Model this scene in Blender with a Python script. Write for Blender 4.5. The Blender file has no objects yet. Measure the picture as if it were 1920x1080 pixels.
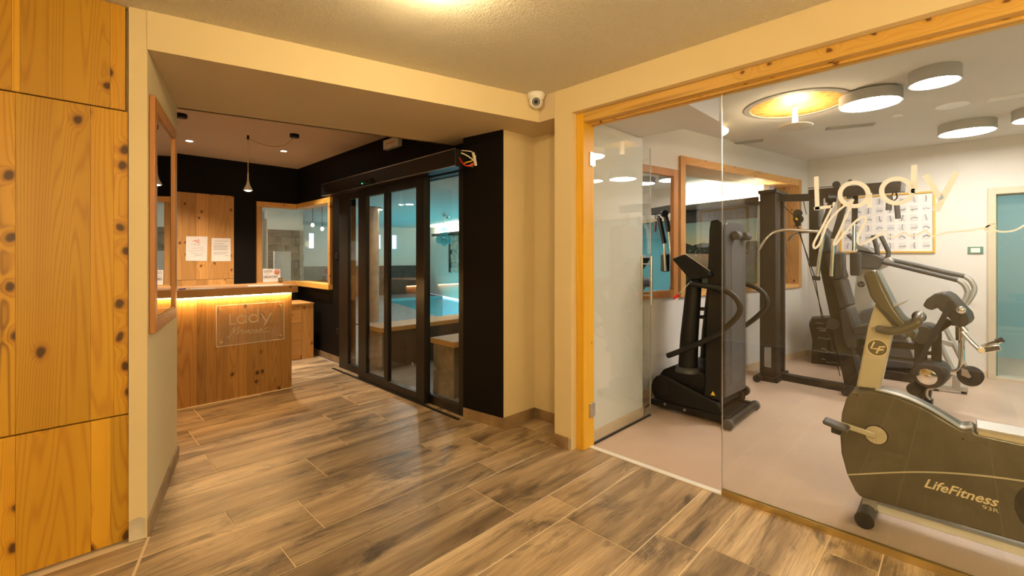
import bpy, math, random
from mathutils import Vector, Matrix
random.seed(7)
S = bpy.context.scene
C = S.collection
# ---------------------------------------------------------------- camera, world, exposure
F_PX = 846.0; CAM_H = 1.4; CXP = 960.0; CYP = 480.0; YAW = math.radians(44.8)
cam_d = bpy.data.cameras.new('camera'); cam = bpy.data.objects.new('camera', cam_d); C.objects.link(cam)
cam_d.sensor_width = 36.0; cam_d.lens = 36.0 * F_PX / 1920.0
cam_d.shift_y = -(540.0 - CYP) / 1920.0
cam_d.clip_start = 0.05; cam_d.clip_end = 200
cam.location = (0, 0, CAM_H)
cam.rotation_euler = (math.radians(90), 0, YAW - math.radians(90))
S.camera = cam
vs = S.view_settings
vs.view_transform = 'Standard'; vs.look = 'None'; vs.gamma = 1.0; vs.use_curve_mapping = False
vs.exposure = 0.06
W = bpy.data.worlds.new('world'); S.world = W; W.use_nodes = True
W.node_tree.nodes['Background'].inputs[0].default_value = (0.55, 0.72, 1.0, 1)
W.node_tree.nodes['Background'].inputs[1].default_value = 2.6
# light strengths, gathered here for tuning
WARM = (1.0, 0.79, 0.44)
SOFT = (1.0, 0.92, 0.82)
E_HALL = 72.0; E_REAR = 165.0; E_BOWL = 150.0; E_GYM = 70.0; E_DISH = 110.0; E_LED = 120.0; E_DOWN = 60.0; W_DOWN = 250.0
E_POOL = 85.0; E_COVE = 90.0

# ---------------------------------------------------------------- pixel <-> place helpers (1920x1080 photograph)
fw = Vector((math.cos(YAW), math.sin(YAW), 0)); rt = Vector((math.sin(YAW), -math.cos(YAW), 0))
def ray(u, v): return fw + rt * ((u - CXP) / F_PX) + Vector((0, 0, (CYP - v) / F_PX))
CAM = Vector((0, 0, CAM_H))
def FL(u, v, z=0.0): d = ray(u, v); return CAM + d * ((z - CAM_H) / d.z)
def PX(u, v, X): d = ray(u, v); return CAM + d * (X / d.x)
def PY(u, v, Y): d = ray(u, v); return CAM + d * (Y / d.y)
def PL(u, v, p, q):
    d = ray(u, v); n = (-(q[1] - p[1]), q[0] - p[0])
    return CAM + d * ((n[0] * p[0] + n[1] * p[1]) / (n[0] * d.x + n[1] * d.y))

# ---------------------------------------------------------------- geometry collector
class G:
    def __init__(s): s.v = []; s.f = []
    def add(s, vs, fs):
        o = len(s.v); s.v += [Vector(a) for a in vs]; s.f += [tuple(i + o for i in f) for f in fs]; return s
    def box(s, x0, x1, y0, y1, z0, z1):
        return s.add([(x0,y0,z0),(x1,y0,z0),(x1,y1,z0),(x0,y1,z0),(x0,y0,z1),(x1,y0,z1),(x1,y1,z1),(x0,y1,z1)],
                     [(0,3,2,1),(4,5,6,7),(0,1,5,4),(1,2,6,5),(2,3,7,6),(3,0,4,7)])
    def prism(s, pts, vec):
        pts = [Vector(p) for p in pts]; vec = Vector(vec); n = len(pts)
        nn = Vector((0,0,0))
        for i in range(n):
            a = pts[i]; b = pts[(i+1) % n]; nn += a.cross(b)
        if nn.dot(vec) > 0: pts = pts[::-1]
        return s.add(pts + [p + vec for p in pts],
                     [tuple(range(n)), tuple(range(2*n-1, n-1, -1))] + [(i, n+i, n+(i+1) % n, (i+1) % n) for i in range(n)])
    def foot(s, xy, z0, z1): return s.prism([(p[0], p[1], z0) for p in xy], (0, 0, z1 - z0))
    def beam(s, p, q, w, h, up=(0,0,1)):
        p = Vector(p); q = Vector(q); d = (q - p).normalized(); up = Vector(up)
        sd = d.cross(up)
        if sd.length < 1e-4: sd = d.cross(Vector((1,0,0)))
        sd.normalize(); up = sd.cross(d).normalized()
        a = sd * (w/2); b = up * (h/2)
        return s.prism([p - a - b, p + a - b, p + a + b, p - a + b], q - p)
    def ring_frames(s, pts, closed=False):
        n = len(pts); T = []
        for i in range(n):
            if closed: t = pts[(i+1) % n] - pts[i-1]
            else: t = pts[min(i+1, n-1)] - pts[max(i-1, 0)]
            T.append(t.normalized())
        u = T[0].orthogonal().normalized(); fr = []
        for i in range(n):
            u = (u - T[i] * u.dot(T[i]))
            u = u.normalized() if u.length > 1e-6 else T[i].orthogonal().normalized()
            fr.append((u.copy(), T[i].cross(u)))
        return fr
    def tube(s, pts, r, seg=10, smooth=0):
        pts = [Vector(p) for p in pts]
        if smooth: pts = catmull(pts, smooth)
        n = len(pts); rs = r if isinstance(r, (list, tuple)) else [r] * n
        if len(rs) != n: rs = [rs[0] + (rs[-1] - rs[0]) * i / (n - 1) for i in range(n)]
        fr = s.ring_frames(pts); vs = []; fs = []
        for i in range(n):
            for k in range(seg):
                a = 2*math.pi*k/seg; vs.append(pts[i] + fr[i][0]*(math.cos(a)*rs[i]) + fr[i][1]*(math.sin(a)*rs[i]))
        for i in range(n-1):
            for k in range(seg):
                a = i*seg+k; b = i*seg+(k+1) % seg; fs.append((a, b, b+seg, a+seg))
        fs.append(tuple(range(seg-1, -1, -1))); fs.append(tuple(range((n-1)*seg, n*seg)))
        return s.add(vs, fs)
    def cyl(s, p, q, r, r1=None, seg=20): return s.tube([p, q], [r, r if r1 is None else r1], seg)
    def lathe(s, c, prof, axis=(0,0,1), seg=24):
        c = Vector(c); ax = Vector(axis).normalized(); u = ax.orthogonal().normalized(); w = ax.cross(u); vs = []; fs = []; n = len(prof)
        for r, z in prof:
            for k in range(seg):
                a = 2*math.pi*k/seg; vs.append(c + ax*z + u*(r*math.cos(a)) + w*(r*math.sin(a)))
        for i in range(n-1):
            for k in range(seg):
                a = i*seg+k; b = i*seg+(k+1) % seg; fs.append((a, b, b+seg, a+seg))
        if prof[0][0] > 1e-5: fs.append(tuple(range(seg-1, -1, -1)))
        if prof[-1][0] > 1e-5: fs.append(tuple(range((n-1)*seg, n*seg)))
        return s.add(vs, fs)
    def ring(s, c, prof, axis=(0,0,1), seg=24):
        n = len(prof); k = len(s.f); o = len(s.v)
        c = Vector(c); ax = Vector(axis).normalized(); u = ax.orthogonal().normalized(); w = ax.cross(u); vs = []; fs = []
        for r, z in prof:
            for j in range(seg):
                a = 2*math.pi*j/seg; vs.append(c + ax*z + u*(r*math.cos(a)) + w*(r*math.sin(a)))
        for i in range(n):
            for j in range(seg):
                a = i*seg+j; b = i*seg+(j+1) % seg; a2 = ((i+1) % n)*seg+j; b2 = ((i+1) % n)*seg+(j+1) % seg; fs.append((a, b, b2, a2))
        return s.add(vs, fs)
    def ball(s, c, r, seg=16, rings=10, sc=(1,1,1)):
        vs = []; fs = []; c = Vector(c)
        for i in range(rings+1):
            t = math.pi*i/rings
            for k in range(seg):
                a = 2*math.pi*k/seg
                vs.append(c + Vector((r*math.sin(t)*math.cos(a)*sc[0], r*math.sin(t)*math.sin(a)*sc[1], -r*math.cos(t)*sc[2])))
        for i in range(rings):
            for k in range(seg):
                a = i*seg+k; b = i*seg+(k+1) % seg; fs.append((a, b, b+seg, a+seg))
        return s.add(vs, fs)
    def ribbon(s, pts, w, nrm, smooth=0, thick=0.0006):
        pts = [Vector(p) for p in pts]; nrm = Vector(nrm).normalized()
        if smooth: pts = catmull(pts, smooth)
        n = len(pts); vs = []; fs = []
        for i in range(n):
            t = (pts[min(i+1, n-1)] - pts[max(i-1, 0)]).normalized(); sd = t.cross(nrm).normalized() * (w/2)
            vs += [pts[i]-sd, pts[i]+sd, pts[i]-sd+nrm*thick, pts[i]+sd+nrm*thick]
        for i in range(n-1):
            a = 4*i; b = a+4
            fs += [(a, a+1, b+1, b), (a+2, b+2, b+3, a+3), (a, b, b+2, a+2), (a+1, a+3, b+3, b+1)]
        return s.add(vs, fs)
def catmull(pts, k):
    P = [pts[0]*2 - pts[1]] + list(pts) + [pts[-1]*2 - pts[-2]]; out = []
    for i in range(1, len(P)-2):
        a, b, c, d = P[i-1], P[i], P[i+1], P[i+2]
        for j in range(k):
            t = j/k
            out.append(0.5*((2*b) + (c-a)*t + (2*a-5*b+4*c-d)*t*t + (3*b-a-3*c+d)*t**3))
    out.append(P[-2]); return out

WL = {}
def finish(o, parent, world):
    C.objects.link(o)
    base = WL[parent.name] if parent else Vector((0,0,0))
    if parent: o.parent = parent
    o.location = Vector(world) - base; WL[o.name] = Vector(world); return o
def empty(name, loc, label=None, cat=None, group=None, kind=None):
    o = bpy.data.objects.new(name, None); o.empty_display_size = 0.05
    finish(o, None, loc); return tag(o, label, cat, group, kind)
def tag(o, label=None, cat=None, group=None, kind=None):
    for k, v in (('label', label), ('category', cat), ('group', group), ('kind', kind)):
        if v: o[k] = v
    return o
def obj(name, g, mat, parent=None, bevel=0.0, smooth=True, origin=None, seg=2, ang=35):
    if origin is None:
        lo = Vector([min(v[i] for v in g.v) for i in range(3)]); hi = Vector([max(v[i] for v in g.v) for i in range(3)])
        origin = Vector(((lo.x+hi.x)/2, (lo.y+hi.y)/2, lo.z))
    origin = Vector(origin)
    me = bpy.data.meshes.new(name); me.from_pydata([v - origin for v in g.v], [], g.f); me.validate(); me.update()
    if smooth:
        me.shade_smooth(); me.set_sharp_from_angle(angle=math.radians(ang))
    me.materials.append(M[mat])
    o = bpy.data.objects.new(name, me); finish(o, parent, origin)
    if bevel:
        b = o.modifiers.new('bevel', 'BEVEL'); b.width = bevel; b.segments = seg; b.limit_method = 'ANGLE'; b.angle_limit = math.radians(35); b.harden_normals = False
    return o
def struct(name, g, mat, **k): return tag(obj(name, g, mat, **k), kind='structure')
def label(o, l, c, group=None): return tag(o, l, c, group)

# ---------------------------------------------------------------- materials
M = {}
class NT:
    def __init__(s, name):
        m = bpy.data.materials.new(name); m.use_nodes = True; s.m = m; s.t = m.node_tree; s.n = s.t.nodes
        s.b = s.n['Principled BSDF']; s.out = s.n['Material Output']; M[name] = m
    def new(s, typ, **kw):
        n = s.n.new(typ)
        for k, v in kw.items(): setattr(n, k, v)
        return n
    def L(s, a, b): s.t.links.new(a, b)
    def math(s, op, a, b=None, c=None):
        n = s.new('ShaderNodeMath', operation=op)
        for i, x in enumerate((a, b, c)):
            if x is None: continue
            if isinstance(x, (int, float)): n.inputs[i].default_value = x
            else: s.L(x, n.inputs[i])
        return n.outputs[0]
    def mix(s, fac, a, b, blend='MIX'):
        n = s.new('ShaderNodeMix', data_type='RGBA', blend_type=blend)
        for i, x in ((0, fac), (6, a), (7, b)):
            if isinstance(x, (int, float)): n.inputs[i].default_value = x
            elif isinstance(x, tuple): n.inputs[i].default_value = (*x, 1) if len(x) == 3 else x
            else: s.L(x, n.inputs[i])
        return n.outputs[2]
    def ramp(s, fac, stops, interp='LINEAR'):
        n = s.new('ShaderNodeValToRGB'); cr = n.color_ramp; cr.interpolation = interp
        while len(cr.elements) < len(stops): cr.elements.new(0.5)
        for e, (p, c) in zip(cr.elements, stops): e.position = p; e.color = (*c, 1) if len(c) == 3 else c
        s.L(fac, n.inputs[0]); return n.outputs[0]
    def coord(s, scale=(1,1,1), rnd=True, kind='Object'):
        tc = s.new('ShaderNodeTexCoord'); o = tc.outputs[kind]
        if rnd:
            oi = s.new('ShaderNodeObjectInfo'); vm = s.new('ShaderNodeVectorMath', operation='SCALE'); vm.inputs[0].default_value = (37.1, 23.7, 51.3)
            s.L(oi.outputs['Random'], vm.inputs['Scale']); ad = s.new('ShaderNodeVectorMath', operation='ADD'); s.L(o, ad.inputs[0]); s.L(vm.outputs[0], ad.inputs[1]); o = ad.outputs[0]
            s.rand = oi.outputs['Random']
        mp = s.new('ShaderNodeMapping'); mp.inputs['Scale'].default_value = scale; s.L(o, mp.inputs[0]); return mp.outputs[0]
    def noise(s, vec, scale, detail=3, rough=0.5, dist=0.0):
        n = s.new('ShaderNodeTexNoise'); n.inputs['Scale'].default_value = scale; n.inputs['Detail'].default_value = detail
        n.inputs['Roughness'].default_value = rough; n.inputs['Distortion'].default_value = dist; s.L(vec, n.inputs['Vector']); return n.outputs['Fac']
    def bump(s, h, strength=0.2, dist=0.01):
        n = s.new('ShaderNodeBump'); n.inputs['Strength'].default_value = strength; n.inputs['Distance'].default_value = dist
        s.L(h, n.inputs['Height']); s.L(n.outputs[0], s.b.inputs['Normal'])
    def col(s, c):
        if isinstance(c, tuple): s.b.inputs['Base Color'].default_value = (*c, 1)
        else: s.L(c, s.b.inputs['Base Color'])
    def set(s, rough=None, metal=None, spec=None, coat=None):
        if rough is not None: s.b.inputs['Roughness'].default_value = rough
        if metal is not None: s.b.inputs['Metallic'].default_value = metal
        if spec is not None: s.b.inputs['Specular IOR Level'].default_value = spec
        if coat is not None: s.b.inputs['Coat Weight'].default_value = coat
        return s
def plain(name, c, rough=0.5, metal=0.0, spec=0.5, coat=0.0, var=0.06, bump=0.0, bscale=200):
    t = NT(name); v = t.coord()
    n = t.noise(v, 6, 4)
    a = tuple(x*(1-var) for x in c); b = tuple(min(1, x*(1+var)) for x in c)
    t.col(t.ramp(n, [(0.3, a), (0.7, b)])); t.set(rough, metal, spec, coat)
    if bump: t.bump(t.noise(v, bscale, 2), bump, 0.002)
    return t
def emit(name, c, e):
    t = NT(name); t.b.inputs['Base Color'].default_value = (*c, 1); t.b.inputs['Emission Color'].default_value = (*c, 1); t.b.inputs['Emission Strength'].default_value = e
    return t
def pine(name, light, mid, dark, axis='Z', knots=1.0, rough=0.42, ring=34.0):
    t = NT(name)
    sc = {'X': (0.05, 1, 1), 'Y': (1, 0.05, 1), 'Z': (1, 1, 0.05)}[axis]
    raw = t.coord((1,1,1)); sx = t.new('ShaderNodeSeparateXYZ'); t.L(raw, sx.inputs[0]); X, Y, Z = sx.outputs
    al, ac = {'X': (X, t.math('ADD', Y, Z)), 'Y': (Y, t.math('ADD', X, Z)), 'Z': (Z, t.math('ADD', X, Y))}[axis]
    def plane(k):
        c = t.new('ShaderNodeCombineXYZ'); t.L(ac, c.inputs[0]); t.L(t.math('MULTIPLY', al, k), c.inputs[1]); return c.outputs[0]
    v = plane(0.05); vk = plane(0.72)
    vo = t.new('ShaderNodeTexVoronoi', voronoi_dimensions='2D'); vo.inputs['Scale'].default_value = 7.5; vo.inputs['Randomness'].default_value = 1.0
    wv = t.new('ShaderNodeVectorMath', operation='ADD'); nz = t.new('ShaderNodeTexNoise'); nz.inputs['Scale'].default_value = 12.0; t.L(vk, nz.inputs['Vector'])
    sc2 = t.new('ShaderNodeVectorMath', operation='SCALE'); sc2.inputs['Scale'].default_value = 0.035; t.L(nz.outputs['Color'], sc2.inputs[0]); t.L(vk, wv.inputs[0]); t.L(sc2.outputs[0], wv.inputs[1]); t.L(wv.outputs[0], vo.inputs['Vector'])
    d = vo.outputs['Distance']; cellr = t.new('ShaderNodeSeparateColor'); t.L(vo.outputs['Color'], cellr.inputs[0])
    has = t.math('GREATER_THAN', cellr.outputs[0], 0.66 if knots else 2.0)
    fall = t.math('MULTIPLY', t.math('POWER', 2.718, t.math('MULTIPLY', t.math('MULTIPLY', d, d), -26.0)), has)
    big = t.noise(v, 4.0, 2, 0.4)
    ringv = t.math('ADD', t.math('MULTIPLY', big, ring), t.math('MULTIPLY', fall, 2.6))
    s1 = t.math('MULTIPLY_ADD', t.math('SINE', t.math('MULTIPLY', ringv, 6.283)), 0.5, 0.5)
    s1 = t.math('POWER', s1, 3.0)
    fine = t.noise(v, 60, 3, 0.6)
    stv = t.noise(v, 7.0, 2)
    base = t.mix(t.math('MULTIPLY', stv, 0.75), light, mid)
    vm = t.math('MULTIPLY_ADD', t.rand, 0.42, 0.76)
    c = t.mix(t.math('MULTIPLY', s1, t.math('MULTIPLY_ADD', fine, 0.75, 0.15)), base, mid)
    strk = t.ramp(t.noise(v, 5.0, 1, 0.4), [(0.66, (0,0,0)), (0.78, (1,1,1))])
    c = t.mix(t.math('MULTIPLY', t.math('MULTIPLY', s1, strk), 0.75), c, dark)
    kn = t.ramp(d, [(0.050*max(knots,.1), (1,1,1)), (0.095*max(knots,.1), (0,0,0))])
    kn2 = t.ramp(d, [(0.09*max(knots,.1), (1,1,1)), (0.17*max(knots,.1), (0,0,0))])
    c = t.mix(t.math('MULTIPLY', t.math('MULTIPLY', kn2, has), 0.6), c, mid)
    c = t.mix(t.math('MULTIPLY', t.math('MULTIPLY', kn, has), 0.9), c, dark)
    hs = t.new('ShaderNodeHueSaturation'); t.L(c, hs.inputs['Color']); t.L(vm, hs.inputs['Value']); t.col(hs.outputs[0])
    t.set(rough, 0, 0.4); t.bump(t.math('MULTIPLY', s1, fine), 0.08, 0.002)
    return t
pine('pine_old', (0.71, 0.40, 0.026), (0.42, 0.17, 0.010), (0.045, 0.015, 0.005), 'Z', 1.6, ring=50)
pine('pine_desk', (0.58, 0.31, 0.085), (0.27, 0.105, 0.022), (0.045, 0.016, 0.006), 'Z', 1.35, ring=44)
pine('pine_deskx', (0.56, 0.29, 0.09), (0.38, 0.17, 0.045), (0.07, 0.025, 0.01), 'X', 1.0)
pine('pine_z', (0.74, 0.42, 0.15), (0.47, 0.20, 0.05), (0.10, 0.035, 0.014), 'Z', 1.15, ring=26)
pine('pine_x', (0.74, 0.42, 0.15), (0.58, 0.28, 0.075), (0.14, 0.05, 0.02), 'X', 0.8, ring=20)
pine('pine_y', (0.80, 0.50, 0.125), (0.66, 0.35, 0.06), (0.14, 0.05, 0.02), 'Y', 0.9, ring=20)
pine('pine_post', (0.80, 0.46, 0.030), (0.68, 0.34, 0.018), (0.16, 0.05, 0.01), 'Z', 0.7, ring=16)
pine('frame_wood_z', (0.50, 0.23, 0.07), (0.36, 0.14, 0.035), (0.2, 0.07, 0.02), 'Z', 0.0, ring=14)
pine('frame_wood_y', (0.50, 0.23, 0.07), (0.36, 0.14, 0.035), (0.2, 0.07, 0.02), 'Y', 0.0, ring=14)

def wall_mat(name, c, bump=0.05, rough=0.85, bs=60):
    t = NT(name); v = t.coord(rnd=False)
    n = t.noise(v, 1.3, 4); t.col(t.ramp(n, [(0.3, tuple(x*0.97 for x in c)), (0.7, tuple(min(1, x*1.03) for x in c))]))
    t.set(rough, 0, 0.25); t.bump(t.noise(v, bs, 3), bump, 0.004)
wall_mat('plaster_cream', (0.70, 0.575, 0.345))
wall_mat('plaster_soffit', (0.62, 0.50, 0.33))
wall_mat('plaster_gym', (0.70, 0.67, 0.635))
wall_mat('plaster_white', (0.80, 0.76, 0.68))
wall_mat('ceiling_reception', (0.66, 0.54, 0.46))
wall_mat('teal_wall', (0.22, 0.55, 0.62))
wall_mat('pool_ceiling', (0.60, 0.66, 0.65))
wall_mat('black_wall', (0.0055, 0.0042, 0.0035), 0.05, 0.65); M['black_wall'].node_tree.nodes['Principled BSDF'].inputs['Specular IOR Level'].default_value = 0.15
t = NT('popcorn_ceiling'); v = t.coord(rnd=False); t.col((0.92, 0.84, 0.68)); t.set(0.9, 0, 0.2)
h = t.math('ADD', t.noise(v, 42, 5, 0.7), t.math('MULTIPLY', t.noise(v, 110, 3), 0.6)); t.bump(h, 1.0, 0.026)
t = NT('floor_tile'); v = t.coord((0.10, 1, 1)); v2 = t.coord((0.30, 1, 1)); v3 = t.coord((0.035, 1, 1))
a = t.noise(v, 7, 5, 0.6, 0.3); b = t.noise(v3, 150, 3, 0.6); blot = t.noise(v2, 5.5, 7, 0.72, 0.7)
c = t.ramp(a, [(0.28, (0.115, 0.072, 0.034)), (0.40, (0.26, 0.172, 0.086)), (0.52, (0.40, 0.272, 0.140)), (0.68, (0.58, 0.42, 0.23))])
c = t.mix(t.math('MULTIPLY', t.ramp(b, [(0.42,(0,0,0)),(0.66,(1,1,1))]), 0.42), c, (0.11, 0.072, 0.040))
c = t.mix(t.math('MULTIPLY', t.math('MULTIPLY', t.ramp(blot, [(0.50, (0,0,0)), (0.64, (1,1,1))]), t.math('MULTIPLY_ADD', b, 1.0, 0.30)), 1.0), c, (0.060, 0.043, 0.030))
vo = t.new('ShaderNodeTexVoronoi'); vo.inputs['Scale'].default_value = 3.4; t.L(t.coord((0.55, 1, 1)), vo.inputs['Vector'])
cr = t.new('ShaderNodeSeparateColor'); t.L(vo.outputs['Color'], cr.inputs[0])
kn = t.math('MULTIPLY', t.ramp(vo.outputs['Distance'], [(0.05, (1,1,1)), (0.15, (0,0,0))]), t.math('GREATER_THAN', cr.outputs[0], 0.62))
c = t.mix(t.math('MULTIPLY', kn, 0.7), c, (0.05, 0.028, 0.015))
hs = t.new('ShaderNodeHueSaturation'); t.L(c, hs.inputs['Color']); t.L(t.math('MULTIPLY_ADD', t.rand, 0.4, 0.88), hs.inputs['Value']); hs.inputs['Saturation'].default_value = 0.86; t.col(hs.outputs[0])
t.set(0.36, 0, 0.45); t.bump(t.math('ADD', a, t.math('MULTIPLY', b, 0.5)), 0.15, 0.003)
plain('grout', (0.74, 0.60, 0.40), 0.8)
t = NT('gym_vinyl'); v = t.coord(rnd=False); n = t.noise(v, 2.2, 5, 0.6); t.col(t.ramp(n, [(0.3, (0.50, 0.36, 0.27)), (0.7, (0.56, 0.42, 0.32))])); t.set(0.32, 0, 0.4); t.bump(t.noise(v, 260, 2), 0.05, 0.002)
plain('skirting_tile', (0.26, 0.17, 0.09), 0.5, var=0.35)
plain('skirting_light', (0.66, 0.50, 0.33), 0.5, var=0.1)
plain('black_plastic', (0.008, 0.0075, 0.007), 0.45, 0.0, 0.28, var=0.15, bump=0.06)
plain('dark_metal', (0.013, 0.0115, 0.010), 0.42, 0.0, 0.32, var=0.15)
plain('door_frame', (0.010, 0.009, 0.008), 0.38, 0.0, 0.35, var=0.1)
plain('column_wood', (0.26, 0.175, 0.105), 0.5, var=0.2)
plain('grey_plastic', (0.060, 0.058, 0.060), 0.5, var=0.08, bump=0.05)
plain('mid_grey', (0.20, 0.195, 0.19), 0.45, var=0.08)
plain('silver_paint', (0.48, 0.46, 0.43), 0.35, 0.55, var=0.05)
plain('emblem_tone', (0.14, 0.115, 0.07), 0.4, 0.3)
plain('panel_grey', (0.080, 0.078, 0.080), 0.5, var=0.06)
plain('bike_body', (0.082, 0.070, 0.044), 0.38, var=0.08, coat=0.15)
plain('bike_silver', (0.58, 0.52, 0.38), 0.38, 0.35, var=0.04)
plain('rubber', (0.013, 0.013, 0.013), 0.7, 0.0, 0.3, var=0.1)
plain('leather', (0.028, 0.025, 0.023), 0.45, 0.0, 0.4, var=0.12, bump=0.15, bscale=350)
plain('chrome', (0.80, 0.79, 0.77), 0.10, 1.0, var=0.02)
plain('steel', (0.55, 0.53, 0.50), 0.28, 1.0, var=0.05)
plain('brass', (0.62, 0.48, 0.22), 0.35, 0.9, var=0.05)
plain('white_plastic', (0.78, 0.76, 0.73), 0.35, var=0.03)
plain('paper', (0.82, 0.78, 0.76), 0.8, var=0.03)
plain('ink', (0.12, 0.11, 0.12), 0.8)
plain('ink_soft', (0.38, 0.36, 0.40), 0.8)
plain('ink_grey', (0.30, 0.30, 0.31), 0.8, var=0.4)
plain('ink_red', (0.62, 0.08, 0.04), 0.7)
plain('red', (0.65, 0.02, 0.015), 0.4)
plain('yellow', (0.80, 0.55, 0.03), 0.5)
plain('green_light', (0.05, 0.5, 0.2), 0.4)
plain('purple', (0.13, 0.07, 0.42), 0.4)
plain('letter_white', (0.92, 0.90, 0.88), 0.55, var=0.01)
t = NT('letter_film'); t.n.remove(t.b); a_ = t.new('ShaderNodeBsdfDiffuse'); a_.inputs[0].default_value = (0.97,0.97,0.97,1); b_ = t.new('ShaderNodeBsdfTranslucent'); b_.inputs[0].default_value = (0.97,0.97,0.97,1); mx = t.new('ShaderNodeMixShader'); mx.inputs[0].default_value = 0.45
t.L(a_.outputs[0], mx.inputs[1]); t.L(b_.outputs[0], mx.inputs[2]); t.L(mx.outputs[0], t.out.inputs[0])
plain('gold_letter', (0.78, 0.66, 0.42), 0.45, 0.2)
plain('lamp_shade', (0.72, 0.67, 0.60), 0.5)
plain('lamp_side', (0.36, 0.35, 0.34), 0.6)
plain('cable_white', (0.74, 0.68, 0.55), 0.5)
plain('stone', (0.22, 0.165, 0.11), 0.85, var=0.35, bump=0.5, bscale=25)
plain('stone_pale', (0.50, 0.45, 0.36), 0.85, var=0.35, bump=0.5, bscale=35)
plain('deck_tile', (0.24, 0.23, 0.23), 0.4, var=0.2)
plain('dark_clad', (0.055, 0.042, 0.030), 0.5, var=0.3)
plain('pool_tile', (0.25, 0.62, 0.62), 0.3, var=0.08)
plain('door_paint', (0.58, 0.50, 0.38), 0.4, var=0.03)
plain('red_vinyl', (0.36, 0.06, 0.05), 0.45)
plain('screen', (0.010, 0.010, 0.011), 0.35, 0.0, 0.25, var=0.05)
plain('screen_grey', (0.16, 0.165, 0.17), 0.25, var=0.05)
# gold leaf dish
t = NT('gold_leaf'); v = t.coord(rnd=False); n = t.noise(v, 22, 6, 0.7); t.col(t.ramp(n, [(0.3, (0.40, 0.20, 0.04)), (0.55, (0.80, 0.50, 0.12)), (0.75, (0.95, 0.74, 0.32))])); t.set(0.45, 0.35); t.bump(n, 0.5, 0.01)
# landscape print: dusk sky over dark hills with pale houses and green meadow
t = NT('mural_print'); tc = t.new('ShaderNodeTexCoord'); sp = t.new('ShaderNodeSeparateXYZ'); t.L(tc.outputs['Object'], sp.inputs[0])
zc = sp.outputs['Z']; vv = t.coord(rnd=False)
hz = t.math('ADD', zc, t.math('MULTIPLY', t.noise(vv, 1.6, 5), 0.45))
sky = t.ramp(t.math('DIVIDE', zc, 1.3), [(0.72, (0.78, 0.66, 0.38)), (0.86, (0.50, 0.60, 0.50)), (1.0, (0.30, 0.46, 0.48))])
hill = t.ramp(t.noise(vv, 9, 4), [(0.35, (0.012, 0.016, 0.012)), (0.7, (0.035, 0.045, 0.028))])
vo = t.new('ShaderNodeTexVoronoi'); vo.inputs['Scale'].default_value = 26; t.L(vv, vo.inputs['Vector'])
hs_ = t.math('MULTIPLY', t.math('LESS_THAN', vo.outputs['Distance'], 0.26), t.math('MULTIPLY', t.math('GREATER_THAN', zc, 0.70), t.math('LESS_THAN', zc, 0.90)))
hill = t.mix(t.math('MULTIPLY', hs_, 0.8), hill, (0.50, 0.44, 0.33))
mead = t.ramp(t.noise(vv, 14, 5), [(0.3, (0.012, 0.028, 0.006)), (0.7, (0.07, 0.12, 0.02))])
c = t.mix(t.math('GREATER_THAN', hz, 1.20), t.mix(t.math('GREATER_THAN', hz, 0.90), mead, hill), sky); t.col(c); t.set(0.3, 0, 0.3)
# window glass: clear sheet, mirror share by Fresnel
def glass(name, tint=(1,1,1), refl=1.0, ior=1.5, haze=0.0, hcol=(0.8,0.78,0.75)):
    t = NT(name); t.n.remove(t.b); tr = t.new('ShaderNodeBsdfTransparent'); tr.inputs[0].default_value = (*tint, 1)
    gl = t.new('ShaderNodeBsdfGlossy'); gl.inputs['Roughness'].default_value = 0.0; gl.inputs[0].default_value = (1,1,1,1)
    lw = t.new('ShaderNodeLayerWeight'); lw.inputs['Blend'].default_value = 0.5
    f0 = ((ior-1)/(ior+1))**2
    fac = t.math('MULTIPLY', t.math('MULTIPLY_ADD', t.math('POWER', lw.outputs['Facing'], 5.0), 1-f0, f0), refl); mx = t.new('ShaderNodeMixShader'); t.L(fac, mx.inputs[0]); t.L(tr.outputs[0], mx.inputs[1]); t.L(gl.outputs[0], mx.inputs[2])
    o = mx.outputs[0]
    if haze:
        df = t.new('ShaderNodeBsdfDiffuse'); df.inputs[0].default_value = (*hcol, 1); m2 = t.new('ShaderNodeMixShader'); m2.inputs[0].default_value = haze; t.L(o, m2.inputs[1]); t.L(df.outputs[0], m2.inputs[2]); o = m2.outputs[0]
    t.L(o, t.out.inputs[0])
glass('glass', (0.97, 0.985, 0.98)); glass('glass_door', (0.94, 0.96, 0.955), 1.0); glass('letter_etch', (1,1,1), 0.3, haze=0.62, hcol=(0.88,0.74,0.56)); glass('acrylic', (0.97, 0.97, 0.96), 0.8, haze=0.05)
glass('glass_teal', (0.45, 0.78, 0.80), 1.0, haze=0.25, hcol=(0.2, 0.55, 0.6))
plain('glass_edge', (0.08, 0.22, 0.19), 0.15, var=0.02)
plain('mirror', (0.86, 0.87, 0.86), 0.0, 1.0, var=0.0)
t = NT('water'); t.n.remove(t.b); tr = t.new('ShaderNodeBsdfTransparent'); tr.inputs[0].default_value = (0.45, 0.86, 0.88, 1); gl = t.new('ShaderNodeBsdfGlossy'); gl.inputs['Roughness'].default_value = 0.04
lw = t.new('ShaderNodeLayerWeight'); lw.inputs['Blend'].default_value = 0.5; mx = t.new('ShaderNodeMixShader'); t.L(t.math('MULTIPLY_ADD', t.math('POWER', lw.outputs['Facing'], 5.0), 0.98, 0.02), mx.inputs[0]); t.L(tr.outputs[0], mx.inputs[1]); t.L(gl.outputs[0], mx.inputs[2]); t.L(mx.outputs[0], t.out.inputs[0])
emit('fill_hall', WARM, E_HALL); emit('fill_rear', WARM, E_REAR); emit('lamp_bowl', WARM, E_BOWL); emit('lamp_gym', SOFT, E_GYM); emit('lamp_dish', (1.0, 0.78, 0.48), E_DISH); emit('led_warm', (1.0, 0.66, 0.28), E_LED)
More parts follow.
